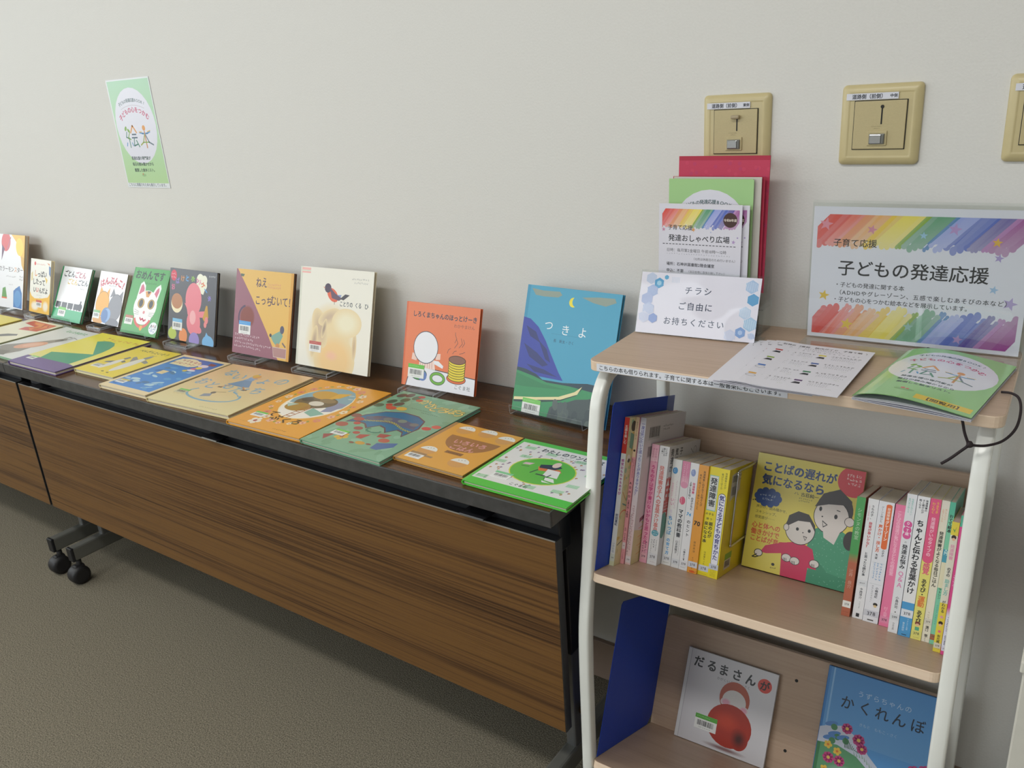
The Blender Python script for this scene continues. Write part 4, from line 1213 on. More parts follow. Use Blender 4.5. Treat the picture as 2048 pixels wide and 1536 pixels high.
# 6..11 small books
h, D = .188, .128
wd = .0172
A = sp(wd, h, 'e2e2df').ell(.36, .105, .27, .34, '4a90c4').scrib(.28, .08, 3, .16, 'd8e4ec', vert=True).vtxt('発達障害の子', .28, .22, .24, 'd8a8b8').scrib(.68, .2, 16, .16, 'c8a8c0', vert=True)
A.vtxt('いい', .42, .36, .40, 'd8a0b8', bold=.04).vtxt('ところ', .42, .47, .3, 'c8b8d8', bold=.03).vtxt('ちいっぽ', .42, .53, .50, '5a9ac8', bold=.06).vtxt('の育て方', .46, .74, .40, '4f9ad0', bold=.05, ls=1.1).scrib(.2, .975, 8, .09, '333', gap=.9)
paperback(.0343, wd, .1405, h, D, 'white book with a blue oval on its spine, left of the pink topped one', A, 'e2e2df', None, C378(.935, 'd9dadc'))
wd = .0142
A = sp(wd, h, 'e0e0e0').quad(0, 0, 1, .12, 'd884a4').quad(0, .12, 1, .22, 'd884a4', 'e6b8c6').ell(.5, .22, .46, .40, 'dd98b2').scrib(.30, .03, 9, .22, 'f0c8d8', vert=True).scrib(.62, .03, 11, .18, 'f0c8d8', vert=True)
A.ell(.5, .365, .36, .50, 'd8607e').scrib(.36, .335, 4, .2, 'f0d0d8', vert=True).vtxt('ママの教科書', .48, .445, .60, '30343c', bold=.04, ls=.98).vtxt('山本登陽子', .4, .74, .34, '44484e', bold=.02).scrib(.72, .74, 12, .14, '777', vert=True)
paperback(.0528, wd, .139, h, D, 'white book with a pink top and red oval on its spine', A, 'e0e0e0', None, C378(.945, 'd4d6da'))
wd = .0150
A = sp(wd, h, 'e4e4e6').ell(.42, .09, .28, .42, '8a9ac8').scrib(.34, .06, 3, .18, 'e4e8f0', vert=True)
A.vtxt('発達障害', .64, .18, .32, 'cc4a70', bold=.05).vtxt('の子どもと', .64, .315, .30, '44464e', bold=.04).vtxt('上手に生き抜く', .26, .175, .29, '33353c', bold=.05).txt('74', .46, .475, .52, '4fa0d4', al='c', bold=.06, rot=-8).vtxt('のヒント', .52, .525, .44, '3a3c42', bold=.03, ls=1.15).vtxt('小嶋ありさ', .45, .80, .26, '44464e', bold=.03).quad(.42, .895, .52, .91, '333').scrib(.2, .975, 7, .09, '333', gap=.9)
paperback(.0678, wd, .138, h, D, 'white book with a lilac oval and a large blue number on its spine', A, 'e4e4e6', None, C378(.94, 'dcdce0'))
wd = .0168
A = sp(wd, h, 'e09a38').vtxt('発達障害に向き合うお母さんが', .62, .05, .26, '4a341c', bold=.02, ls=1.0).vtxt('早めに知っていて良かったこと', .26, .085, .26, '4a341c', bold=.02, ls=1.0).txt('70', .46, .535, .62, '3a2a1a', al='c', bold=.06, rot=-4).vtxt('藤原美保', .46, .70, .26, '6a4a20', ls=1.2).scrib(.44, .86, 6, .18, '5a3a18', vert=True).ell(.5, .985, .3, .12, 'd8602a').scrib(.3, .98, 4, .16, 'b84a1c')
paperback(.0844, wd, .1345, h, D, 'orange book on the middle shelf', A, 'e09a38', None, C378(.92, 'c9cbd4'))
wd = .0185
A = sp(wd, h, 'e0cf22').quad(.10, .075, .96, .40, '8ac0a4').quad(.14, .082, .92, .392, 'd6d8d6').vtxt('発達障害', .53, .095, .66, '2a2e34', bold=.03, ls=1.03)
A.txt('の子を', .5, .43, .24, '3a3a1c', al='c', bold=.04, ls=1.15).txt('持つ', .5, .475, .24, '3a3a1c', al='c', bold=.04, ls=1.3).vtxt('親の心が', .70, .50, .38, '33341c', bold=.05).vtxt('楽になる本', .28, .50, .38, '33341c', bold=.05, ls=1.08).vtxt('向坂葉ちっち', .48, .775, .20, '44441c', ls=1.1).scrib(.2, .985, 9, .07, '44441c')
paperback(.1014, wd, .139, h, D, 'yellow book with a framed white title panel at the top of its spine', A, 'e0cf22', None, C378(.935, 'c8ccd6'))
wd = .0165
A = sp(wd, h, 'e3d128').vtxt('発達障害の子が', .68, .03, .24, '77741c', bold=.02).vtxt('喜ばれてほう方', .30, .04, .24, '77741c', bold=.02).quad(.12, .255, .90, .855, '4a4c5c').ell(.51, .255, .39, .39, '4a4c5c').ell(.51, .855, .39, .39, '4a4c5c').quad(.16, .257, .86, .853, 'e4e4ec').ell(.51, .258, .35, .35, 'e4e4ec').ell(.51, .853, .35, .35, 'e4e4ec')
A.vtxt('気になる子どもの育ちかた', .51, .238, .57, '45468a', bold=.06, ls=.99)
for k in range(6): A.scrib(.22, .925+.011*k, 6, .09, '5a581c')
B = Art(.1255, h, 'e0cf22', 64).poly([(.12, .06), (.50, .02), (.50, .22), (.12, .30)], 'c2c2b4').bars(.16, .07, .34, .13).bars(.16, .17, .30, .25).scrib(.4, .08, 4, .03, '555').scrib(.4, .12, 4, .03, '555').ring(.36, .52, .10, .13, .006, 'b0a020').ell(.33, .55, .05, .05, 'd8b04a')
B.quad(.22, .80, .50, .86, '6aa83a').quad(.22, .86, .48, .95, 'c8c8c0').bars(.25, .87, .45, .93)
paperback(.1205, wd, .1365, h, D, 'yellow book held by the wire bookend, long white title frame on its spine', A, 'e3d128', B, (.895, '378', .05, 'c0c4d2'))
# right hand group
wd = .0125
A = sp(wd, h, '4f9a58').quad(0, .47, 1, .55, '4f9a58', 'b06a50').quad(0, .55, 1, 1, 'b0654c').vtxt('シモンヌの教室', .5, .09, .56, 'b8d0b4', ls=1.02).vtxt('辻井 良介', .5, .60, .5, 'cfa898', ls=1.0).scrib(.2, .965, 5, .13, '7a3a2c')
paperback(.3380, wd, .131, h, D, 'green and brown book next to the mother and child cover', A, 'a8604a', None, C378(.90, 'e2e2dc'))
wd = .0148
A = sp(wd, h, 'e2e2e4').vtxt('うちの子、', .52, .05, .30, '3a3c44', bold=.03).vtxt('発育が早いかな？', .50, .19, .34, 'c4404a', bold=.05).vtxt('と思ったら読む本', .50, .44, .32, '3a3c44', bold=.04).vtxt('－女の子の性早熟・発育－', .2, .05, .15, 'c86a7a').vtxt('今西洋介', .52, .74, .30, '44464e', bold=.03).scrib(.54, .86, 5, .14, '777', vert=True).quad(.34, .955, .66, .985, '33353a')
paperback(.3538, wd, .134, h, D, 'white book with red lettering right of the green and brown one', A, 'e2e2e4', None, (.70, '493.9', .05, 'd8dade'))
wd = .0215
A = sp(wd, h, 'e0e1e6').quad(.50, .03, .88, .37, 'e0703f').ell(.69, .03, .19, .10, 'e0703f').ell(.69, .37, .19, .14, 'e0703f').vtxt('発達障害', .69, .045, .22, 'f0d0c0', bold=.04).vtxt('グレーゾーン', .69, .15, .24, 'f4e4dc', bold=.05, ls=1.0).vtxt('の子が', .69, .39, .17, '44464e', bold=.04)
A.vtxt('グーンと伸びた', .28, .04, .17, '44464e').vtxt('声かけ・', .30, .19, .27, 'd8693c', bold=.05).vtxt('接し方', .30, .325, .27, 'd8693c', bold=.05).vtxt('大全', .30, .43, .20, '33353c', bold=.05).scrib(.7, .51, 7, .16, '4a90c8', vert=True).scrib(.48, .51, 7, .16, '4a90c8', vert=True).scrib(.28, .51, 8, .13, '4a90c8', vert=True).line([(.12, .505), (.9, .505)], .012, '9aa').line([(.12, .68), (.9, .68)], .012, '9aa')
A.vtxt('小嶋悠紀', .64, .70, .20, '44464e', bold=.03).vtxt('かなしろにゃんこ。', .36, .69, .14, '44464e').ell(.68, .845, .15, .12, '33302c').ell(.68, .86, .11, .09, 'd8c090').quad(.3, .975, .7, .985, '555')
paperback(.3694, wd, .132, h, D, 'white book with an orange band along its spine', A, 'e0e1e6', None, (.925, '378', .05, 'c8cad2'))
wd = .0136
A = sp(wd, h, 'e27a9e').quad(.0, .05, 1, .8, 'e486a6', 'e27a9e').vtxt('ことばの発達が気になる子どもの相談室', .5, .05, .44, 'f0b4c8', bold=.05, ls=.92).vtxt('村上由美', .5, .84, .4, 'f0b8cc', ls=.8)
paperback(.3925, wd, .131, h, D, 'pink book with pale pink lettering right of the orange banded one', A, 'e07a9c', None, C378(.945, 'dc8aa8'))
h, D = .21, .148
wd = .0130
A = sp(wd, h, 'dfe0e4').vtxt('専門家が教える', .30, .03, .24, '6ab8a8').vtxt('保護者が知りたい', .62, .03, .24, '6ab8a8').ell(.5, .215, .42, .40, 'd85a98').ell(.5, .255, .42, .40, 'd85a98').ell(.5, .295, .42, .40, 'd85a98').vtxt('０〜７歳', .5, .195, .40, 'f4d8e6', bold=.05, ls=1.0).vtxt('の', .5, .335, .26, '44464e').vtxt('発達お悩み', .5, .36, .58, '33353c', bold=.05, ls=.98).vtxt('Ｑ＆Ａ', .5, .55, .66, 'dc88b4', bold=.03).vtxt('小鳥井司', .5, .735, .36, '44464e', bold=.02).quad(.44, .845, .56, .853, '444').vtxt('中央法規', .5, .925, .22, '44464e')
paperback(.4080, wd, .1135, h, D, 'white book with a pink bubble strip on its spine', A, 'dfe0e4', None, (.885, '599', .045, 'd4d6da'))
wd = .0165
A = sp(wd, h, 'e3e3e6').quad(0, .755, 1, 1, '4f9ad0').vtxt('発達障害の', .78, .02, .21, '33353c', bold=.04).vtxt('子と親の心が', .52, .02, .21, '33353c', bold=.04).vtxt('軽くなる', .26, .02, .21, '33353c', bold=.04).vtxt('ちゃんと伝わる言葉かけ', .50, .165, .62, '26282e', bold=.04, ls=.985).vtxt('青木瑛佳', .36, .90, .2, 'cfe2f0').vtxt('フォレスト出版', .66, .87, .15, 'cfe2f0').quad(.3, .985, .7, .99, '234')
paperback(.4220, wd, .1115, h, D, 'white book with a bright blue foot, its spine title in large black letters', A, 'e0e2e6', None, (.835, '378', .055, 'd9dee8'))
wd = .0140
A = sp(wd, h, 'dfd878').quad(0, 0, 1, .42, 'dc5a84').ell(.5, .42, .5, .5, 'dc5a84').vtxt('うきうき', .7, .02, .3, 'e8c050', bold=.05).vtxt('わくわく', .34, .025, .3, 'e8c050', bold=.05).vtxt('発達障がいのタイプの', .5, .13, .42, 'f0b8cc', bold=.05, ls=.98).vtxt('感覚', .5, .455, .66, 'd8567e', bold=.05, ls=.85).vtxt('あそび・', .5, .565, .52, '3a3a34', bold=.05, ls=.92).vtxt('運動', .5, .69, .66, 'd8703c', bold=.05, ls=.85).vtxt('あそび', .5, .79, .52, '3a3a34', bold=.05, ls=.88).ell(.5, .885, .26, .22, '7a4038').ell(.5, .895, .18, .14, 'e0b894').quad(.3, .91, .7, .935, '5aa88a').scrib(.3, .985, 5, .1, '666')
paperback(.4391, wd, .1115, h, D, 'pink and yellow book right of the blue footed one', A, 'dfd878', None, (.955, '378', .04, 'd8d47c'))
wd = .0105
A = sp(wd, h, 'e0dbce').vtxt('お母さんと子の', .32, .06, .26, 'd8986a').vtxt('体にやさしい', .66, .055, .26, 'd8986a').vtxt('発達障害がよくなる毎日ごはん', .5, .215, .56, '33342e', bold=.04, ls=1.0).scrib(.44, .79, 3, .3, 'b8a898', vert=True).vtxt('溝口 徹', .5, .885, .44, '44443e', bold=.03, ls=.9).scrib(.45, .97, 4, .16, '666', vert=True, gap=.9)
paperback(.4535, wd, .1125, h, D, 'cream book left of the mint green one', A, 'e0dbce', None, (.855, '379', .045, 'd0ccc4'))
wd = .0070
A = sp(wd, h, '7cc4ac').quad(0, 0, 1, .1, '5ab89a').quad(0, .33, 1, .42, '4a98b8').quad(0, .42, 1, .6, 'd8d4c0').vtxt('おてて絵本', .5, .085, .78, '2a2e2e', bold=.05, ls=.98).vtxt('入門', .5, .325, .66, 'c8e4ea', bold=.04).vtxt('サトシン', .5, .60, .6, '3a4a44', bold=.03).vtxt('子のはなしのおもちゃ', .5, .72, .42, '3a8a98').quad(0, .93, 1, .97, 'a8604a')
paperback(.4644, wd, .1110, h, D, 'narrow mint green book near the right rack post', A, '7cc4ac', None, (.945, '378', .03, '9a6a58'))
wd, h = .0095, .188
A = sp(wd, h, 'e0cf4a').quad(0, .10, 1, .62, 'dcdcc8').quad(0, 0, 1, .10, 'e0cf4a').ell(.5, .115, .32, .34, '3a2c28').ell(.5, .13, .22, .22, 'e0b898').poly([(.2, .05), (.5, .06), (.7, .03), (.5, .08)], '7aa04a').vtxt('発達障害', .5, .17, .58, 'dca0b4', bold=.05).vtxt('の子の', .5, .345, .50, '44464a', bold=.04, ls=.95).vtxt('励まし方', .5, .435, .62, '7abcae', bold=.05).vtxt('がわかる', .5, .60, .48, '3a3c40', bold=.04, ls=.98).vtxt('本', .5, .715, .5, 'dc98b0', bold=.05).ell(.5, .775, .3, .28, '3a2c28').ell(.5, .79, .2, .18, 'e0b898').ell(.5, .84, .2, .2, 'dc6a8a').vtxt('有光興記', .5, .865, .46, '44442e', bold=.03, ls=.95).scrib(.25, .975, 5, .12, '555')
paperback(.4720, wd, .0830, h, .128, 'yellow and white book pushed forward next to the right rack post', A, 'e0cf4a', None, (.95, '378', .04, 'd0ccb8'))
wd, h = .0078, .200
A = sp(wd, h, 'dfdfee').quad(0, 0, 1, .68, 'dc4f8e').quad(0, .66, 1, .72, 'dc4f8e', 'dfdfee').quad(0, 0, 1, .08, '5ab89a').quad(0, .95, 1, 1, 'dc4f8e').poly([(.3, .02), (.8, .05), (.4, .1)], '8a5aa8').vtxt('こころ', .5, .42, .7, 'e8b8d4', bold=.03, ls=1.1).scrib(.4, .73, 8, .3, '4a4a78', vert=True).vtxt('田中康雄', .5, .86, .5, '44445a', bold=.02, ls=.9)
paperback(.4822, wd, .0790, h, .128, 'magenta and lilac book touching the right rack post', A, 'dc4f8e', None, (.955, '378', .035, 'd8d8e8'))

# yellow cover book leaning on the middle back panel
mt = frame_on((-.4438, -.1468, .5012), .65, 22.0)
wd, h = .1805, .2047
A = Art(wd, h, 'ddcf5c', 70)
A.txt('ことばの遅れが', .06, .105, .105, '24407c', bold=.05, sx=.95, jig=.02).txt('気になるなら', .07, .215, .105, '24407c', bold=.05, sx=.95, jig=.02)
A.ell(.91, .10, .145, .145, 'd2454e').scrib(.845, .05, 5, .028, 'f4d8d4', gap=1.0).scrib(.85, .085, 5, .028, 'f4d8d4', gap=1.0).scrib(.87, .12, 4, .028, 'f4d8d4', gap=1.0)
A.scrib(.40, .285, 2, .022, '44443a').txt('古荘純一', .455, .285, .042, '33332c', bold=.02).scrib(.45, .32, 7, .016, '66644a').scrib(.45, .34, 6, .016, '66644a')
for k in range(10): A.ell(.155+.10*math.cos(k*.628), .37+.055*math.sin(k*.628), .035, .035, '2f4f92')
A.ell(.155, .37, .11, .065, '2f4f92').scrib(.08, .355, 6, .024, 'b8c8dc').scrib(.11, .385, 4, .024, 'b8c8dc').ell(.035, .41, .008, .008, '333').ell(.015, .415, .006, .006, '333')
A.txt('声かけ、読み聞かせ、', .055, .46, .032, '3a3a30').txt('スキンシップ、', .055, .505, .032, '3a3a30').txt('感覚遊び──', .055, .55, .032, '3a3a30')
for k, st in enumerate(('心と体への', '働きかけで', 'ことばが育つ！')): A.txt(st, .04, .62+.058*k, .062, 'd0623f', bold=.03, sx=.9)
K = '22211f'
A.poly([(.56, 1), (.58, .72), (.62, .55), (.72, .50), (.88, .52), (1, .58), (1, 1)], '4a9a76')
A.poly([(.55, 1), (.60, .86), (.70, .80), (.80, .88), (1, .9), (1, 1)], '3f8c6a')
for k in range(90): A.ell(A.rng.uniform(.62, 1), A.rng.uniform(.56, .98), .004, .004, '76b498')
A.ell(.955, .58, .06, .09, '3c3836')
A.ell(.78, .36, .165, .18, '3f3b3a').ell(.76, .42, .155, .16, 'dcd6d0', line=K, lw=.006).poly([(.60, .36), (.66, .24), (.80, .18), (.92, .26), (.94, .38), (.88, .30), (.72, .32)], '45403f').ell(.925, .43, .04, .04, 'dcd6d0', line=K, lw=.005).poly([(.70, .52), (.86, .52), (.82, .64), (.72, .60)], 'dcd6d0')
A.ell(.655, .37, .013, .022, '2a2a2a').ell(.80, .41, .015, .022, '2a2a2a').poly([(.685, .46), (.74, .49), (.70, .52)], '2a2a2a').poly([(.692, .472), (.728, .492), (.702, .508)], 'dcd6d0').ell(.68, .43, .007, .007, '2a2a2a').line([(.80, .355), (.83, .36)], .008, '333')
A.poly([(.36, .80), (.40, .71), (.52, .68), (.64, .72), (.70, .88), (.62, .88), (.62, 1), (.38, 1)], 'c82f58').poly([(.16, .845), (.20, .78), (.36, .72), (.46, .70), (.42, .80), (.22, .845)], 'c82f58')
A.ell(.50, .58, .135, .14, 'dcd6d0', line=K, lw=.006).poly([(.365, .56), (.38, .48), (.46, .43), (.56, .44), (.63, .52), (.635, .57), (.58, .50), (.47, .51), (.38, .57)], '3f3b3a').ell(.37, .585, .022, .03, 'dcd6d0', line=K, lw=.005).ell(.475, .58, .014, .016, '2a2a2a').ell(.585, .575, .014, .016, '2a2a2a').poly([(.535, .625), (.575, .63), (.56, .665)], '2a2a2a').poly([(.543, .632), (.568, .635), (.56, .655)], 'dcd6d0').ell(.53, .60, .006, .006, '2a2a2a')
A.ell(.145, .855, .035, .03, 'dcd6d0', line=K, lw=.007).line([(.13, .87), (.09, .90), (.12, .90), (.15, .885)], .009, K)
for u, v in ((.40, .84), (.48, .85), (.66, .835)):
    A.ell(u+.015, v, .042, .034, 'dcd6d0', line=K, lw=.005)
    for j in range(3): A.line([(u-.01+.012*j, v+.005), (u-.006+.012*j, v+.03)], .005, K)
A.ell(.30, .925, .016, .014, '33332c').scrib(.285, .955, 3, .02, '44443a', gap=1)
o = picture_book(mt, 'yellow book with a drawn mother and child leaning on the middle shelf', wd, h, .0105, A, 'd8cf9a', None, None)
# wire bookend clipped to the back panel
mb = MB()
mb.tube(catmull([(0, .2735, .1885), (0, .235, .185), (0, .176, .1825), (0, .1705, .1775), (0, .171, .165), (0, .1725, .07), (0, .1735, .055), (0, .179, .0505), (0, .236, .0535), (0, .2735, .0555)], 4), .0021, CHROME, 8)
o = mb.build('wire_bookend'); o.matrix_world = MM @ Matrix.Translation((.1408, 0, 0)); tag(o, 'bent chrome wire bookend pressed against the yellow paperbacks', 'bookend')


def blue_end(M_, label, dep):
    o = empty('sheet_bookend', M_, label, 'bookend', 'blue sheet bookends at the left of the shelves')
    m = MB(); P = [(0, 0), (dep-.018, 0), (dep, .018), (dep, .2835), (.006, .2835), (0, .2775)]
    m.prism(P, -.0008, .0002, BLUE, 'x', bev=.0003); m.build('upright_plate', o)
    if dep > .26:
        m = MB(); m.box(.0003, .0007, dep-.035, dep+.0006, .225, .2838, ACRYL); m.build('clear_tape', o)
    return o


blue_end(MM @ Matrix.Translation((-.0290, .012, .0006)), 'blue sheet bookend beside the tall books on the middle shelf', .262)
blue_end(ML @ Matrix.Translation((-.0290, .016, .0006)), 'blue sheet bookend on the lower shelf', .248)

# lower shelf picture books leaning on the panel
mt = ML @ Matrix.Translation((.030, .2462, .0012)) @ Matrix.Rotation(R(.3), 4, 'Z') @ Matrix.Rotation(-R(2.4), 4, 'X')
wd, h = .1783, .177
A = Art(wd, h, 'd4d2d6', 71)
A.quad(0, 0, .035, 1, 'dcdcde'); A.quad(.035, 0, .042, 1, 'b8b6bc')
for ch, u in zip('だるまさん', (.135, .285, .42, .57, .72)): A.txt(ch, u, .12+.03*u, .13, '222226', bold=.03, al='c', sx=.9)
A.ell(.875, .16, .075, .075, 'd04a3f').txt('が', .875, .16, .105, '2a2226', al='c', bold=.03)
A.txt('かがくい ひろし／さく', .36, .235, .036, '66646c')
A.soft(.56, .955, .26, .03, '8a6a6a', 'd4d2d6', core=.3)
A.ell(.585, .40, .165, .18, 'b0563f').ell(.585, .43, .13, .12, 'd8d4d2').soft(.50, .46, .06, .045, 'dca0b4', 'd8d4d2').soft(.70, .49, .05, .045, 'dca0b4', 'd8d4d2')
A.ell(.575, .70, .245, .23, 'a8301f').soft(.54, .66, .16, .12, 'c04028', 'a8301f', core=.3).soft(.70, .80, .10, .12, '4a1a16', 'a8301f', core=.2)
o = picture_book(mt, 'square white book with a red rounded shape on the lower shelf', wd, h, .0085, A, 'cfcfd2', (.20, .675, '5aa83f', (.044, .028)), 'picture books on the lower shelf')
mt = ML @ Matrix.Translation((.2935, .2500, .0010)) @ Matrix.Rotation(-R(1.5), 4, 'X')
wd, h = .1880, .2235
A = Art(wd, h, '5a9ad6', 72)
A.quad(0, 0, 1, .55, '4f8ecb', '6aa4da'); A.quad(0, 0, .02, .62, '3f7fc0'); A.quad(.045, 0, .06, .62, '8ab8e2')
A.poly([(.05, .48), (.20, .44), (.36, .50), (.46, .60), (.60, .70), (.78, .72), (1, .62), (1, 1), (0, 1), (0, .5)], 'c8cfe0')
A.poly([(0, .62), (.18, .60), (.36, .64), (.52, .74), (.66, .84), (.80, .92), (1, .95), (1, 1), (0, 1)], '5f9a70').soft(.30, .84, .22, .12, 'a8c4bc', '5f9a70', core=.4).quad(0, .62, .03, 1, '3f7a50')
for k in range(26):
    u = .34+.024*k; v = .62+.40*max(0, k-3)/26*1.05
    A.poly([(u, v+.02), (u-.01, v-.02), (u+.012, v+.02)], '8fae9c')
for u, v in ((.10, .45), (.14, .52), (.22, .53), (.10, .56)): A.ell(u, v, .06, .022, '5a8ac8', rot=20).ell(u+.03, v+.02, .03, .03, '4f8a60')
for k in range(10): A.line([(.25+.012*k, .60), (.24+.015*k, .52+.01*k)], .006, '3f6a50')
for u, v, r in ((.245, .45, .05), (.36, .51, .055), (.40, .57, .048), (.12, .72, .052), (.22, .72, .05), (.86, .61, .065), (.95, .585, .07)): A.flower(u, v, r, 'c24a84', 'e0c060', 8)
for u, v in ((.10, .62), (.19, .65), (.10, .82), (.20, .815), (.98, .68)): A.flower(u, v, .038, 'e6c050', 'd87a3a', 5)
A.ell(.55, .85, .075, .075, 'd8cf3a').poly([(.36, .84), (.40, .88), (.52, .86), (.62, .9), (.55, .96), (.42, .95)], 'd8cf3a').ell(.585, .83, .012, .012, '333').poly([(.62, .83), (.65, .845), (.62, .855)], 'd8963a')
A.ell(.80, .83, .085, .075, 'e09a58').poly([(.76, .84), (.9, .80), (1, .92), (.95, 1), (.78, .95)], 'e0a060').ell(.755, .83, .012, .012, '333').poly([(.72, .83), (.695, .845), (.72, .855)], 'd87a4a')
A.txt('うずらちゃんの', .28, .15, .062, 'b8d0e8', ls=1.12)
for ch, u in zip('かくれんぼ', (.21, .37, .52, .67, .83)): A.txt(ch, u, .245+.01*u, .135, '1f2a3c', bold=.01, al='c', sx=.95)
A.txt('きもと　ももこ・さく', .34, .385, .034, 'a8c8e4')
o = picture_book(mt, 'tall blue book with a flower meadow on the lower shelf by the right post', wd, h, .0085, A, '3f7fc0', None, 'picture books on the lower shelf')

# ------------------------------------------------------------------ things on top of the rack
# flyer sign in an acrylic stand
mt = frame_on((-.638, -.1639, .9192), 3.68, 20.0)
o = empty('sign_stand', mt, 'small white take-one sign in blue hexagon border, on the left of the rack top', 'sign')
wd, h = .2053, .1039
A = Art(wd, h, 'dcdae6', 80)


def hexa(A, u, v, r, col, line=None):
    s_ = A.w/A.h
    A.poly([(u+r*math.sin(R(60*k)), v+r*s_*math.cos(R(60*k))) for k in range(6)], col)
    if line:
        for k in range(-3, 4): A.line([(u+.25*r*k-.2*r, v-r*s_*.7+abs(.12*k)*r), (u+.25*r*k+.2*r, v+r*s_*.7-abs(.12*k)*r)], .003, line)


for u, v, r, c_, l in ((.09, .10, .05, 'b8c4dc', None), (.16, .17, .045, '4f9ac8', None), (.16, .17, .022, '9ac8e0', None), (.11, .30, .052, '9aacd4', 'b8c4e0'), (.07, .44, .055, 'a8b4d8', None), (.09, .60, .055, 'b4c0de', 'd4d8ea'), (.06, .74, .05, 'ccd0e4', 'b0bcdc'), (.14, .75, .042, '8096cc', None), (.22, .07, .02, '5aa4cc', None),
               (.93, .14, .055, 'a4bcdc', 'd0dcec'), (.95, .34, .05, '5a9ac8', None), (.90, .55, .052, 'b4c8e0', 'd8e0ee'), (.95, .72, .058, 'a0c0dc', 'd4e2ee'), (.88, .86, .045, '7a9cd0', None), (.88, .86, .02, 'a8c0e4', None), (.80, .92, .05, 'c4cce4', 'dcdff0'), (.97, .90, .03, 'c8d4e8', '98a8d0')): hexa(A, u, v, r, c_, l)
for k in range(6): A.line([(.27+.012*k, .06), (.27+.012*k, .15)], .003, 'b4c4dc')
A.txt('チラシ', .5, .26, .068, '1d2c4c', al='c', ls=1.18, bold=.012).txt('ご自由に', .49, .515, .068, '1d2c4c', al='c', ls=1.1, bold=.012).txt('お持ちください', .49, .77, .066, '1d2c4c', al='c', ls=1.13, bold=.012)
m = MB(); m.box(0, wd, .0001, .0006, 0, h, MATTEP); ink(m, 'dcdae6'); A.into(m, POUCH, FRONT); m.build('sign_sheet', o)
m = MB(); m.box(-.002, wd+.010, .0012, .0034, -.0004, h+.004, ACRYL); m.build('clear_back', o)
cl, sl = math.cos(R(20)), math.sin(R(20))
q = lambda y, z: (y*cl-z*sl, y*sl+z*cl)
m = MB(); P0, P1, P2, P3 = q(.0036, .0016), q(.032, .0016), q(.032, -.0006), q(.0036, -.0006)
m.prism([P0, P1, P2, P3], -.002, wd+.010, ACRYL, 'x'); m.build('clear_foot', o)

# clear stepped holder with leaflets
HB = Matrix.Translation((-.640, -.110, ZTOP+.0004))
o = empty('leaflet_holder', HB, 'clear acrylic leaflet holder behind the small take-one sign', 'leaflet holder')
m = MB()
m.box(0, .200, .0, .062, 0, .002, ACRYL); m.box(0, .002, 0, .062, .002, .05, ACRYL); m.box(.198, .200, 0, .062, .002, .05, ACRYL)
m.box(.002, .198, .060, .062, .002, .12, ACRYL); m.box(.002, .198, .0, .002, .002, .035, ACRYL)
m.box(.002, .198, .0215, .0230, .002, .04, ACRYL); m.box(.002, .198, .0235, .060, .038, .040, ACRYL)
m.build('clear_body', o)
LG = 'leaflets in the holder'


def sheet(name, x, y, z, w_, h_, th, lean, art, label, yaw=0.0, back='dcdae0', group=LG, inner=None):
    o = empty(name, Matrix.Translation((x, y, z)) @ Matrix.Rotation(R(yaw), 4, 'Z') @ Matrix.Rotation(-R(lean), 4, 'X'), label, 'leaflet', group)
    m = MB(); m.box(0, w_, 0, th, 0, h_, MATTEP); ink(m, back); art.into(m, MATTEP, lambda a, b, l: (a, -l-.0001, b)); m.build('printed_sheet' if th < .002 else 'printed_cover', o)
    if inner: 
        m = MB(); m.box(.004, w_-.006, th+.0003, th+inner, .002, h_-.004, MATTEP); ink(m, 'c8c2ba'); m.build('inner_pages', o)
    return o


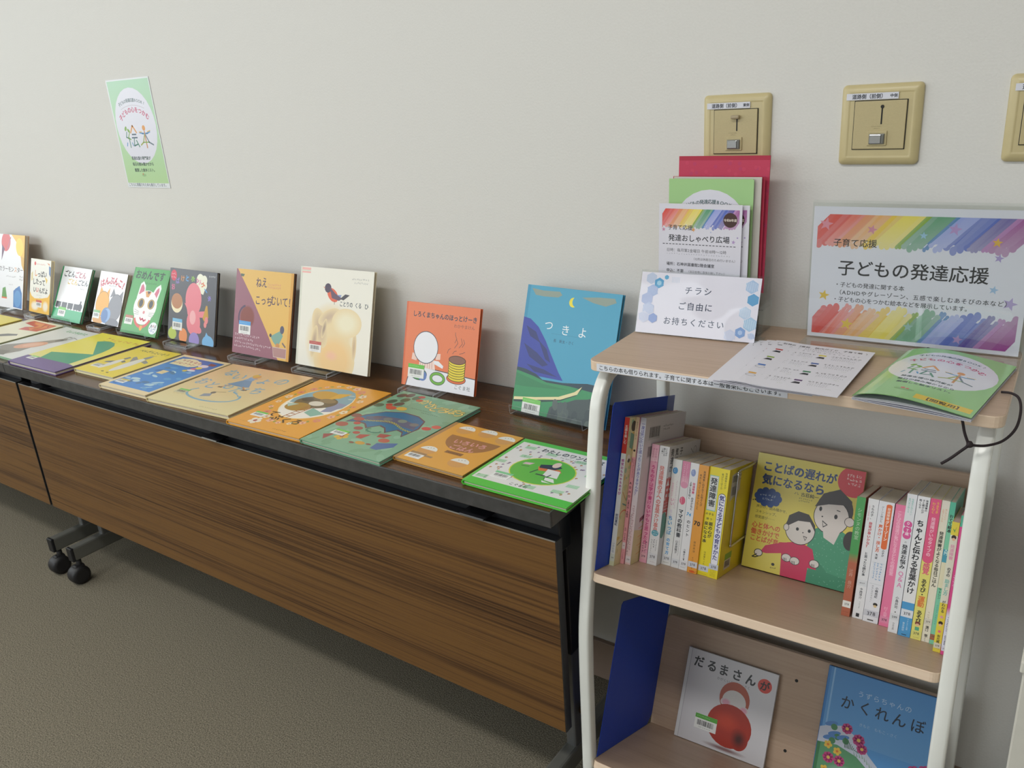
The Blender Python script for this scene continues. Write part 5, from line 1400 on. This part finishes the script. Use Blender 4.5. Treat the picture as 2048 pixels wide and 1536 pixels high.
def rainbow(A, v0, v1, flip=False, bg='dcdae5'):
    """watercolour brush strokes side by side, slanted, with rounded fading ends"""
    S_ = (('d8412f', 1.7), ('e2705c', .7), ('e08a4c', 1.0), ('e6a860', .9), ('e6c030', 1.1), ('ead653', 1.3), ('86a832', .7), ('5a9a72', 1.3), ('2f78b4', .6), ('95a0dc', 1.0), ('4f66bc', 1.6), ('5a4a9c', .7), ('b070b0', .7), ('9c3f90', 1.5))
    tot = sum(w_ for _, w_ in S_); rr = A.rng; H = v1-v0; g = hx(bg); xs_ = [.02]
    for _, w_ in S_: xs_.append(xs_[-1]+w_/tot*.96)
    for par in (0, 1):                            # every second stroke lies over its neighbours
        A.layer += 1
        for k in range(par, len(S_), 2):
            c0 = hx(S_[k][0]); a, b = xs_[k]-.008, xs_[k+1]+.008
            lo = mixc(c0, g, .28 if k % 2 else .12)
            if not flip: A.add([A.m(a-.05, v0+H*.82), A.m(b-.05, v0+H*.82), A.m(b+.07, v0), A.m(a+.07, v0)], [lo, lo, c0, c0], True)
            else: A.add([A.m(a-.05, v1), A.m(b-.05, v1), A.m(b+.04, v0+H*.22), A.m(a+.04, v0+H*.22)], [c0, c0, lo, lo], True)
            for j in range(4):                    # bristle streaks of slightly different strength and length
                p, q = a+(b-a)*j/4, a+(b-a)*(j+1)/4+.003
                t = rr.uniform(0, .2); ca, cb = mixc(c0, g, t), mixc(lo, g, t); su = .12+.1*j
                if not flip:
                    e = v0+H*(rr.uniform(.84, .94) if j in (0, 3) else rr.uniform(.92, 1.0)); s0, s1 = .07, -.06
                    A.add([A.m(p+s1, e), A.m(q+s1, e), A.m(q+s0, v0), A.m(p+s0, v0)], [cb, cb, ca, ca], True, su)
                else:
                    e = v0+H*(rr.uniform(.10, .22) if j in (0, 3) else rr.uniform(0, .10))+(.05*H if k % 3 == 0 else 0); s0, s1 = -.05, .05
                    A.add([A.m(p+s0, v1), A.m(q+s0, v1), A.m(q+s1, e), A.m(p+s1, e)], [ca, ca, cb, cb], True, su)
                A.add(A._ell((p+q)/2+s1, e, (q-p)/2, (q-p)*(.5 if j in (0, 3) else .7), 0, 14), cb, True, su+.05)


def flyer_art(seed):
    A = Art(.146, .208, 'dad8e2', seed)
    B = Art(.146, .208, None, seed)
    rainbow(A, .035, .185)
    A.quad(0, 0, 1, .036, 'dad8e2').quad(0, 0, .04, .25, 'dad8e2').quad(.97, 0, 1, .25, 'dad8e2')
    A.ell(.865, .115, .082, .082, '4a3430').txt('令和8年度', .865, .115, .034, 'e8dcd0', al='c', bold=.015)
    A.star(.06, .205, .026, 'c88aa8').star(.43, .20, .028, 'd89a58', rot=20).star(.64, .215, .012, 'a8b4d8').star(.91, .285, .026, 'b096c4', rot=10).star(.955, .25, .014, 'a08cc0')
    A.txt('子育て応援', .11, .185, .062, '2f3034', bold=.01).txt('発達おしゃべり広場', .12, .27, .083, '2c2d32', bold=.015)
    for k in range(22): A.quad(.05+.041*k, .318, .05+.041*k+.026, .324, '4a4b52')
    A.txt('日時：毎月第2金曜日 午前10時～12時', .10, .37, .044, '33343a').scrib(.11, .40, 26, .016, '8a8a94', gap=1.9).txt('（12月は休館日のため行いません）', .42, .435, .034, '44454c').txt('場所：石神井図書館2階会議室', .10, .485, .044, '33343a', bold=.02).txt('申込：不要', .10, .54, .044, '33343a', bold=.02).txt('（当日会場に直接お越し下さい）', .36, .542, .032, '44454c')
    A.ell(.16, .60, .05, .04, 'c88a60', a0=0, a1=180).ring(.30, .62, .09, .05, .006, '8a8a90', 0, 180).quad(.40, .585, 1, .70, 'a8cbe2').scrib(.42, .605, 28, .015, '4a5a78', gap=1.35).scrib(.42, .63, 14, .018, '4a5a78', gap=1.3)
    return A


RED = 'c23a58'
A = Art(.156, .215, RED, 90)
for k in range(160): A.ell(A.rng.random(), A.rng.random(), .02, .02, A.rng.choice(['c03456', 'c8405e', 'bc3a62']))
sheet('leaflet_folder', -.606, -.066, .980, .156, .222, .0022, 3, A, 'tall red folder at the back of the leaflet holder', 0, 'b02a44', 'red folders in the leaflet holder')
A = Art(.156, .20, 'b02a44', 91)
sheet('leaflet_folder', -.6115, -.0735, .958, .158, .212, .0022, 2, A, 'red folder with grey pages in front of the tall red one', 0, 'b02a44', 'red folders in the leaflet holder')
A = Art(.149, .205, 'c9c3bb', 92)
sheet('leaflet', -.608, -.0785, .958, .151, .212, .0016, 2, A, 'grey white booklet edge sticking out behind the green booklet', 0, 'c9c3bb')


def ehon(A, full=True, cx=.5, cy=.42, R_=.46, vt=.17, dv=.05, tv=.68):
    """green cover with the white oval and the coloured title"""
    asp = A.w/A.h
    A.ell(cx, cy, R_, R_*1.06, 'dddce6')
    A.arc('子どもの発達応援BOOK?', cx, vt+.83*asp, .83, .052, '3a5a58', -20, 20, .02)
    A.ring(cx, vt+.045+.80*asp, .80, .80, .005, 'b8a8b4', 70, 110)
    A.arc('子どもの心をつかむ', cx, vt+.085+.536*asp, .536, .078, 'c4406a', -35, 35, .03)
    A.dv = dv
    # 絵 in coloured strokes
    G, O_, Bl, T_, N_ = '7aa63c', 'd8933f', '4f8fc0', '4f8a70', '3f5668'
    A.ell(.24, .37, .035, .022, G, rot=50).ell(.30, .39, .034, .02, G, rot=-40).line([(.25, .40), (.22, .45), (.30, .46)], .016, T_).line([(.31, .41), (.26, .46), (.32, .47)], .016, G).line([(.28, .47), (.28, .545)], .018, T_).line([(.22, .50), (.20, .53)], .016, Bl).line([(.33, .50), (.35, .53)], .016, Bl)
    A.line([(.34, .41), (.41, .345), (.48, .41)], .024, O_).line([(.365, .425), (.46, .425)], .018, N_).line([(.35, .455), (.475, .455)], .018, N_).line([(.40, .46), (.37, .53), (.46, .515)], .018, '3f7a6a').line([(.44, .48), (.49, .54)], .02, T_)
    A.ell(.665, .37, .035, .035, O_).line([(.55, .41), (.62, .42), (.72, .42), (.79, .405)], .02, Bl).line([(.54, .405), (.60, .405)], .012, 'd8b04a').line([(.73, .405), (.80, .395)], .012, 'd8b04a').line([(.665, .40), (.665, .55)], .022, 'c88848').line([(.655, .43), (.60, .50), (.53, .525)], .018, '9aa43c').line([(.675, .43), (.73, .50), (.82, .525)], .02, '6a7a84').line([(.61, .50), (.72, .50)], .014, G)
    A.dv = 0.0
    if full:
        for k, st in enumerate(('発達支援の専門家が', '毎日の読み聞かせから', '厳選した絵本リスト。')): A.txt(st, .46+.02*k, tv+.056*k, .050, '26403a', al='c', bold=.03)


A = Art(.147, .208, 'a3cc8c', 93); ehon(A, False)
sheet('leaflet', -.6145, -.0835, .958, .1460, .2095, .0014, 2, A, 'green booklet with a white oval behind the rainbow flyers', 0, 'a3cc8c')
A = Art(.150, .205, 'dad8e2', 94)
sheet('leaflet_folder', -.6285, -.0925, .9196, .1585, .2055, .0012, 2, Art(.158, .205, 'b8304a', 95), 'red folder edge directly behind the rainbow flyers', 0, 'a82a42', 'red folders in the leaflet holder')
sheet('flyer', -.6150, -.0955, .9196, .1460, .2070, .0004, 2.2, flyer_art(96), 'rainbow topped flyer behind the front one, showing at its right edge', 0)
sheet('flyer', -.6255, -.1000, .9196, .1460, .2090, .0004, 2.2, flyer_art(97), 'rainbow topped flyer at the front of the leaflet holder', 0)

# A4 sign in an acrylic stand
mt = frame_on((-.3693, -.0839, .9216), 1.1, .6)
o = empty('sign_stand', mt, 'large white sign with rainbow brush bands standing on the rack top', 'sign')
wd, h = .2955, .2067
A = Art(wd, h, 'dddbe6', 99)
rainbow(A, .055, .29); rainbow(A, .735, .975, True)
A.quad(0, 0, 1, .056, 'dddbe6').quad(0, .972, 1, 1, 'dddbe6').quad(0, 0, .022, 1, 'dddbe6').quad(.978, 0, 1, 1, 'dddbe6')
for u, v, r, c_, ro in ((.065, .13, .036, 'dc90a0', 10), (.29, .16, .026, 'd08aa0', 15), (.53, .19, .020, '9ac0dc', 0), (.665, .14, .032, 'b494c8', 10), (.85, .22, .024, 'dcae4a', 5), (.865, .325, .022, 'a898cc', 10), (.86, .545, .022, 'a0bcdc', 10), (.935, .635, .034, 'b4a4d0', 15), (.075, .67, .030, 'dcb84a', 10), (.20, .88, .034, 'e0bc44', 10), (.50, .86, .026, '98bcb8', 0), (.73, .92, .026, 'b89ac8', 10)): A.star(u, v, r, c_, ro)
A.txt('子育て応援', .105, .262, .043, '26272c', bold=.012).txt('子どもの発達応援', .135, .45, .0875, '222328', bold=.012)
A.txt('・子どもの発達に関する本', .125, .578, .0285, '2f3036', ls=1.0, bold=.01).txt('（ADHDやグレーゾーン、五感で楽しむあそびの本など）', .135, .637, .0285, '2f3036', ls=1.09, bold=.01).txt('・子どもの心をつかむ絵本などを展示しています。', .12, .692, .0285, '2f3036', ls=1.0, bold=.01)
m = MB(); m.box(0, wd, .0002, .0006, 0, h, MATTEP); ink(m, 'dddbe6'); A.into(m, MATTEP, FRONT); m.build('sign_sheet', o)
m = MB()
m.box(-.0016, wd+.006, -.0040, -.0022, 0, h+.006, ACRYL); m.box(-.0016, wd+.006, .0012, .0030, -.002, h+.009, ACRYL)
m.box(-.0016, wd+.006, -.058, -.0042, -.0038, -.0016, ACRYL)
m.build('clear_holder', o)

# loose guide leaflets fanned out at the front edge
def guide(seed):
    A = Art(.148, .203, 'dcdae2', seed)
    A.line([(.06, .045), (.045, .06), (.05, .08)], .006, '888').txt('石神井図書館　館内ガイド　子育て編', .10, .062, .047, '2a2b30', bold=.02).line([(.93, .05), (.945, .065), (.94, .085)], .006, '888')
    A.quad(.06, .105, .11, .118, '55565c').scrib(.20, .10, 20, .022, '4a4a52').scrib(.20, .125, 26, .018, '8a8a92').scrib(.35, .152, 4, .03, '77777f', gap=1.6).scrib(.52, .158, 9, .026, '77777f', gap=1.8)
    cs = (('b8383a', '8aa83a', '2f66b4', 'd8a03a'), ('d8c83a', '3a5aa0', '2f7a50', '5a3a6a'))
    for c_ in range(2):
        for r_ in range(4):
            u, v = .09+.44*c_, .215+.19*r_
            A.quad(u, v-.008, u+.075, v+.018, cs[c_][r_])
            if r_ < 2 or c_: A.poly([(u-.01, v+.07), (u+.02, v+.035), (u+.07, v+.04), (u+.075, v+.075)], '2f3036')
            else: A.ring(u+.04, v+.05, .05, .03, .006, '8a8a90')
            A.scrib(u+.14, v, 8, .034, '26272e', gap=1.05)
            for j in range(3): A.scrib(u+.15, v+.026+.022*j, A.rng.randint(9, 13), .016, '7a7a84', gap=1.25)
            A.scrib(u+.33, v+.105, 3, .016, 'a8b890')
    return A


import mathutils
for k, (dx, dy, rz, lab) in enumerate(((-.034, .001, 1.5, 'lowest guide leaflet of the fanned pile'), (-.024, .002, 1.0, 'second lowest guide leaflet of the fanned pile'), (-.013, .002, .5, 'guide leaflet just under the topmost of the fanned pile'), (0, 0, -.3, 'topmost guide leaflet of the fanned pile, fully showing'))):
    o = empty('guide_leaflet', Matrix.Translation((-.4010+dx, -.3440+dy, ZTOP+.0008+.0018*k)) @ Matrix.Rotation(R(rz), 4, 'Z'), lab+' on the rack top', 'leaflet', 'guide leaflets on the rack top')
    A = guide(100+k); th = .0008
    # a folded sheet: the left edge is the fold, the upper leaf rises a little near it
    bend = lambda x, k=k: .0012*math.exp(-((x-.012)/.02)**2)*(1+.2*k)
    m = MB(); n = 14; b = bmesh.new(); gr = []
    for i in range(n+1):
        x = .148*i/n; zb = bend(x)
        gr.append([b.verts.new((x, yy, zz)) for yy, zz in ((0, zb), (.203, zb), (.203, zb+th), (0, zb+th))])
    for p_, q_ in zip(gr, gr[1:]):
        for j in range(4): b.faces.new((p_[j], p_[(j+1) % 4], q_[(j+1) % 4], q_[j]))
    b.faces.new(gr[0]); b.faces.new(gr[-1][::-1]); bmesh.ops.recalc_face_normals(b, faces=b.faces)
    m.add(b, MATTEP); ink(m, 'd6d4de')
    A.into(m, MATTEP, lambda x, y, l: (x, y, bend(x)+th+.0001+l), strips=n)
    m.build('printed_sheet', o)

# green reading copy tied to the rack with a dark cord
bl, br, fl, fr_ = Vector((-.187, -.118, 0)), Vector((-.0522, -.150, 0)), Vector((-.2390, -.3280, 0)), Vector((-.0993, -.345, 0))
x_ = (fr_-fl).normalized(); y_ = Vector((-x_.y, x_.x, 0)); wd = (fr_-fl).length+.002; h = (bl-fl).dot(y_)+.004
MTB = Matrix(((x_.x, y_.x, 0, fl.x), (x_.y, y_.y, 0, fl.y), (0, 0, 1, ZTOP+.0004), (0, 0, 0, 1)))
o = empty('reading_copy_booklet', MTB, 'green booklet with a white oval tied by a dark cord to the rack top', 'booklet')
A = Art(wd, h, '8fbf78', 110)
A.quad(0, 0, 1, 1, '94c47e')
ehon(A, True, .5, .39, .47, .145, .02, .62)
A.ell(.38, .855, .09, .03, '7aa860').ell(.36, .835, .02, .02, 'c05a3c').ell(.40, .84, .015, .015, 'b8604a').quad(.50, .885, .97, .955, 'e0c034').txt('【閲覧用】', .735, .922, .075, '4a3c14', al='c', bold=.02, ls=.95)
bend = lambda x: .0050+.0115*math.sin(math.pi*min(1, max(0, x/wd))**.75)**1.0*(1-.35*x/wd)
n = 18


def leaf(m, fn, th, col):
    b = bmesh.new(); gr = []
    for i in range(n+1):
        x = wd*i/n; zb = fn(x)
        gr.append([b.verts.new((x, yy, zz)) for yy, zz in ((0, zb), (h, zb), (h, zb+th), (0, zb+th))])
    for p_, q_ in zip(gr, gr[1:]):
        for j in range(4): b.faces.new((p_[j], p_[(j+1) % 4], q_[(j+1) % 4], q_[j]))
    b.faces.new(gr[0]); b.faces.new(gr[-1][::-1]); bmesh.ops.recalc_face_normals(b, faces=b.faces)
    m.add(b, MATTEP); return m


m = leaf(MB(), bend, .0004, None); ink(m, '7fb468'); A.into(m, LAMIN, lambda x, y, l: (x, y, bend(x)+.0006+l), strips=n); m.build('front_cover', o)
m = leaf(MB(), lambda x: .0022+.0030*math.sin(math.pi*x/wd), .0006, None); leaf(m, lambda x: .0010+.0016*math.sin(math.pi*x/wd), .0006, None); leaf(m, lambda x: .0001, .0006, None); ink(m, 'c8c8d2'); m.build('inner_pages', o)
W2 = MTB.inverted()
cd = MB()
P_ = [W2 @ Vector(p) for p in catmull([(-.182, -.112, .9195), (-.183, -.108, .926), (-.187, -.108, .929), (-.1905, -.112, .926), (-.191, -.116, .921)], 5)]
cd.tube(P_, .0016, CORD, 8); cd.build('cord_loop', o); cd = MB()
P_ = [W2 @ Vector(p) for p in catmull([(-.078, -.232, .9205), (-.066, -.235, .9215), (-.0565, -.245, .919), (-.0520, -.262, .908), (-.0535, -.285, .894), (-.064, -.305, .8835), (-.080, -.324, .8815), (-.0945, -.3345, .8835)], 6)]
cd.tube(P_, .0017, CORD, 8)
P_ = [W2 @ Vector(p) for p in catmull([(-.118, -.318, .9188), (-.112, -.3285, .9195), (-.108, -.3325, .914), (-.1035, -.3340, .898), (-.0975, -.3345, .8838)], 6)]
cd.tube(P_, .0017, CORD, 8)
P_ = [W2 @ Vector(p) for p in catmull([(-.0965, -.335, .8835), (-.1050, -.336, .874), (-.1150, -.337, .8625), (-.1245, -.338, .8535)], 5)]
cd.tube(P_, [.0018]*len(P_), CORD, 8)
b = bmesh.new(); bmesh.ops.create_icosphere(b, subdivisions=2, radius=.0045)
for v in b.verts: v.co *= 1+.2*math.sin(v.co.x*2000+v.co.z*1500)
cd.add(b, CORD, True, Matrix.Translation(W2 @ Vector((-.0962, -.3345, .8835))))
cd.build('cord', o)

# ------------------------------------------------------------------ wall things
def switch(x, z, label, knob=False, slot=True, text='中側'):
    o = empty('shade_switch', Matrix.Translation((x, -.0002, z)), label, 'wall switch', 'ivory wall switches')
    W, H = .1150, .1180
    m = MB()
    b = bmesh.new(); rings = []

    def rr(w_, h_, r, y): 
        out = []
        for cx, cz, a in ((w_-r, h_-r, 0), (-w_+r, h_-r, 90), (-w_+r, -h_+r, 180), (w_-r, -h_+r, 270)):
            out += [b.verts.new((cx+r*math.cos(R(a+t)), y, cz+r*math.sin(R(a+t)))) for t in range(0, 91, 18)]
        return out
    for w_, h_, r, y in ((W/2, H/2, .007, 0), (W/2, H/2, .007, -.003), (W/2-.0015, H/2-.0015, .006, -.0055), (W/2-.010, H/2-.010, .003, -.0085), (W/2-.012, H/2-.012, .002, -.0085), (W/2-.0135, H/2-.0135, .002, -.0075)): rings.append(rr(w_, h_, r, y))
    for p_, q_ in zip(rings, rings[1:]):
        for k in range(len(p_)): b.faces.new((p_[k], p_[(k+1) % len(p_)], q_[(k+1) % len(q_)], q_[k])).smooth = True
    b.faces.new(rings[-1]); bmesh.ops.recalc_face_normals(b, faces=b.faces)
    m.add(b, IVORY); m.build('cover_plate', o)
    m = MB(); m.box(-.0378, .0378, -.0088, -.007, -.036, .036, SLOT); m.build('panel_gap', o)
    m = MB(); m.box(-.0368, .0368, -.0105, -.008, -.0350, .0350, IVORY2, .0008)
    m.build('switch_panel', o)
    m = MB(); m.box(.0018, .0040, -.0108, -.0100, .001, .026, SLOT, .0003); 
    m.build('slider_slot', o)
    if knob:
        m = MB(); m.box(-.006, .0085, -.0185, -.0106, .0205, .0265, plain('tan_knob', hx('a8987a'), .4), .002); m.build('slider_knob', o)
    else:
        m = MB(); m.lathe([(.0022, 0), (.0026, .001), (.002, .0018)], SLOT, (.0029, -.0118, .0265), 'y', 12); m.build('slider_pin', o)
    m = MB(); m.box(-.0155, .0125, -.0125, -.0104, -.030, -.0085, IVORY2, .0008); m.box(-.0125, .0095, -.0145, -.012, -.0275, -.0125, DGREY, .0006); m.build('button_frame', o)
    m = MB(); m.box(-.0115, .0050, -.0160, -.0140, -.0265, -.0135, CHROME, .0008); m.box(.0054, .0085, -.0152, -.0140, -.0265, -.0135, DGREY, .0004); m.build('push_button', o)
    B = Art(.074, .0095, 'dcdde6', 120)
    B.txt('道路側（前側）', .11, .5, .098, '33363f', bold=.03, sx=.95).txt(text, .84, .5, .072, '33363f', bold=.04)
    m = MB(); m.box(-.050, .024, -.0092, -.0086, .037, .0465, MATTEP); ink(m, 'dcdde6'); B.into(m, MATTEP, lambda a, c_, l: (-.050+a, -.0094-l, .037+c_)); m.build('name_label', o)
    C_ = Art(.022, .006, None, 121); C_.scrib(.05, .25, 9, .07, '8a8060').scrib(.25, .75, 5, .07, '8a8060')
    m = MB(); C_.into(m, MATTEP, lambda a, c_, l: (-.012+a, -.01065-l, -.0065+c_)); m.build('printed_marks', o)
    return o


switch(-.5260, 1.2360, 'ivory wall switch above the red folder, with a tan slider knob', True, text='東側')
switch(-.3010, 1.2405, 'ivory wall switch in full view, with a bare black slot')
switch(-.0775, 1.2440, 'ivory wall switch cut off by the right picture edge', True)

# poster taped on the wall
o = empty('wall_poster', Matrix.Translation((-2.3849, -.0008, 1.1208)), 'green laminated poster with a white oval, taped to the wall above the tables', 'poster')
wd, h = .2110, .2975
A = Art(wd, h, 'dfe2e4', 130)
A.quad(.02, .012, .985, .955, 'a8d0b0', 'b4d49c')
A.ell(.5, .42, .46, .455, 'dfdfea')
ehon(A, True, .5, .425, .46, .19, .075, .72)
A.ell(.45, .88, .05, .02, '98bc88').ell(.43, .87, .012, .014, 'c08a60').txt('こちらに掲載された本も展示しています。', .03, .972, .048, '4a5a6a', bold=.01)
m = MB(); m.box(0, wd, -.0006, 0, 0, h, MATTEP); ink(m, 'dfe2e4'); A.into(m, GLOSSP, lambda x, y, l: (x, -.0007-l, y)); m.build('printed_sheet', o)

# white cabinet at the right picture edge; unseen depth extended to shade the wall
o = empty('low_cabinet', Matrix.Translation((.25, -.13, 0)), 'low white cabinet at the right picture edge beside the rack', 'cabinet')
m = MB(); m.box(-.2525, .25, -.32, .125, 0.0, .6625, CABW, .002); m.build('cabinet_body', o)
m = MB(); m.box(-.2558, .25, -.323, .125, .6627, .6785, CABW, .002); m.build('cabinet_top', o)

bpy.data.objects.remove(_go)
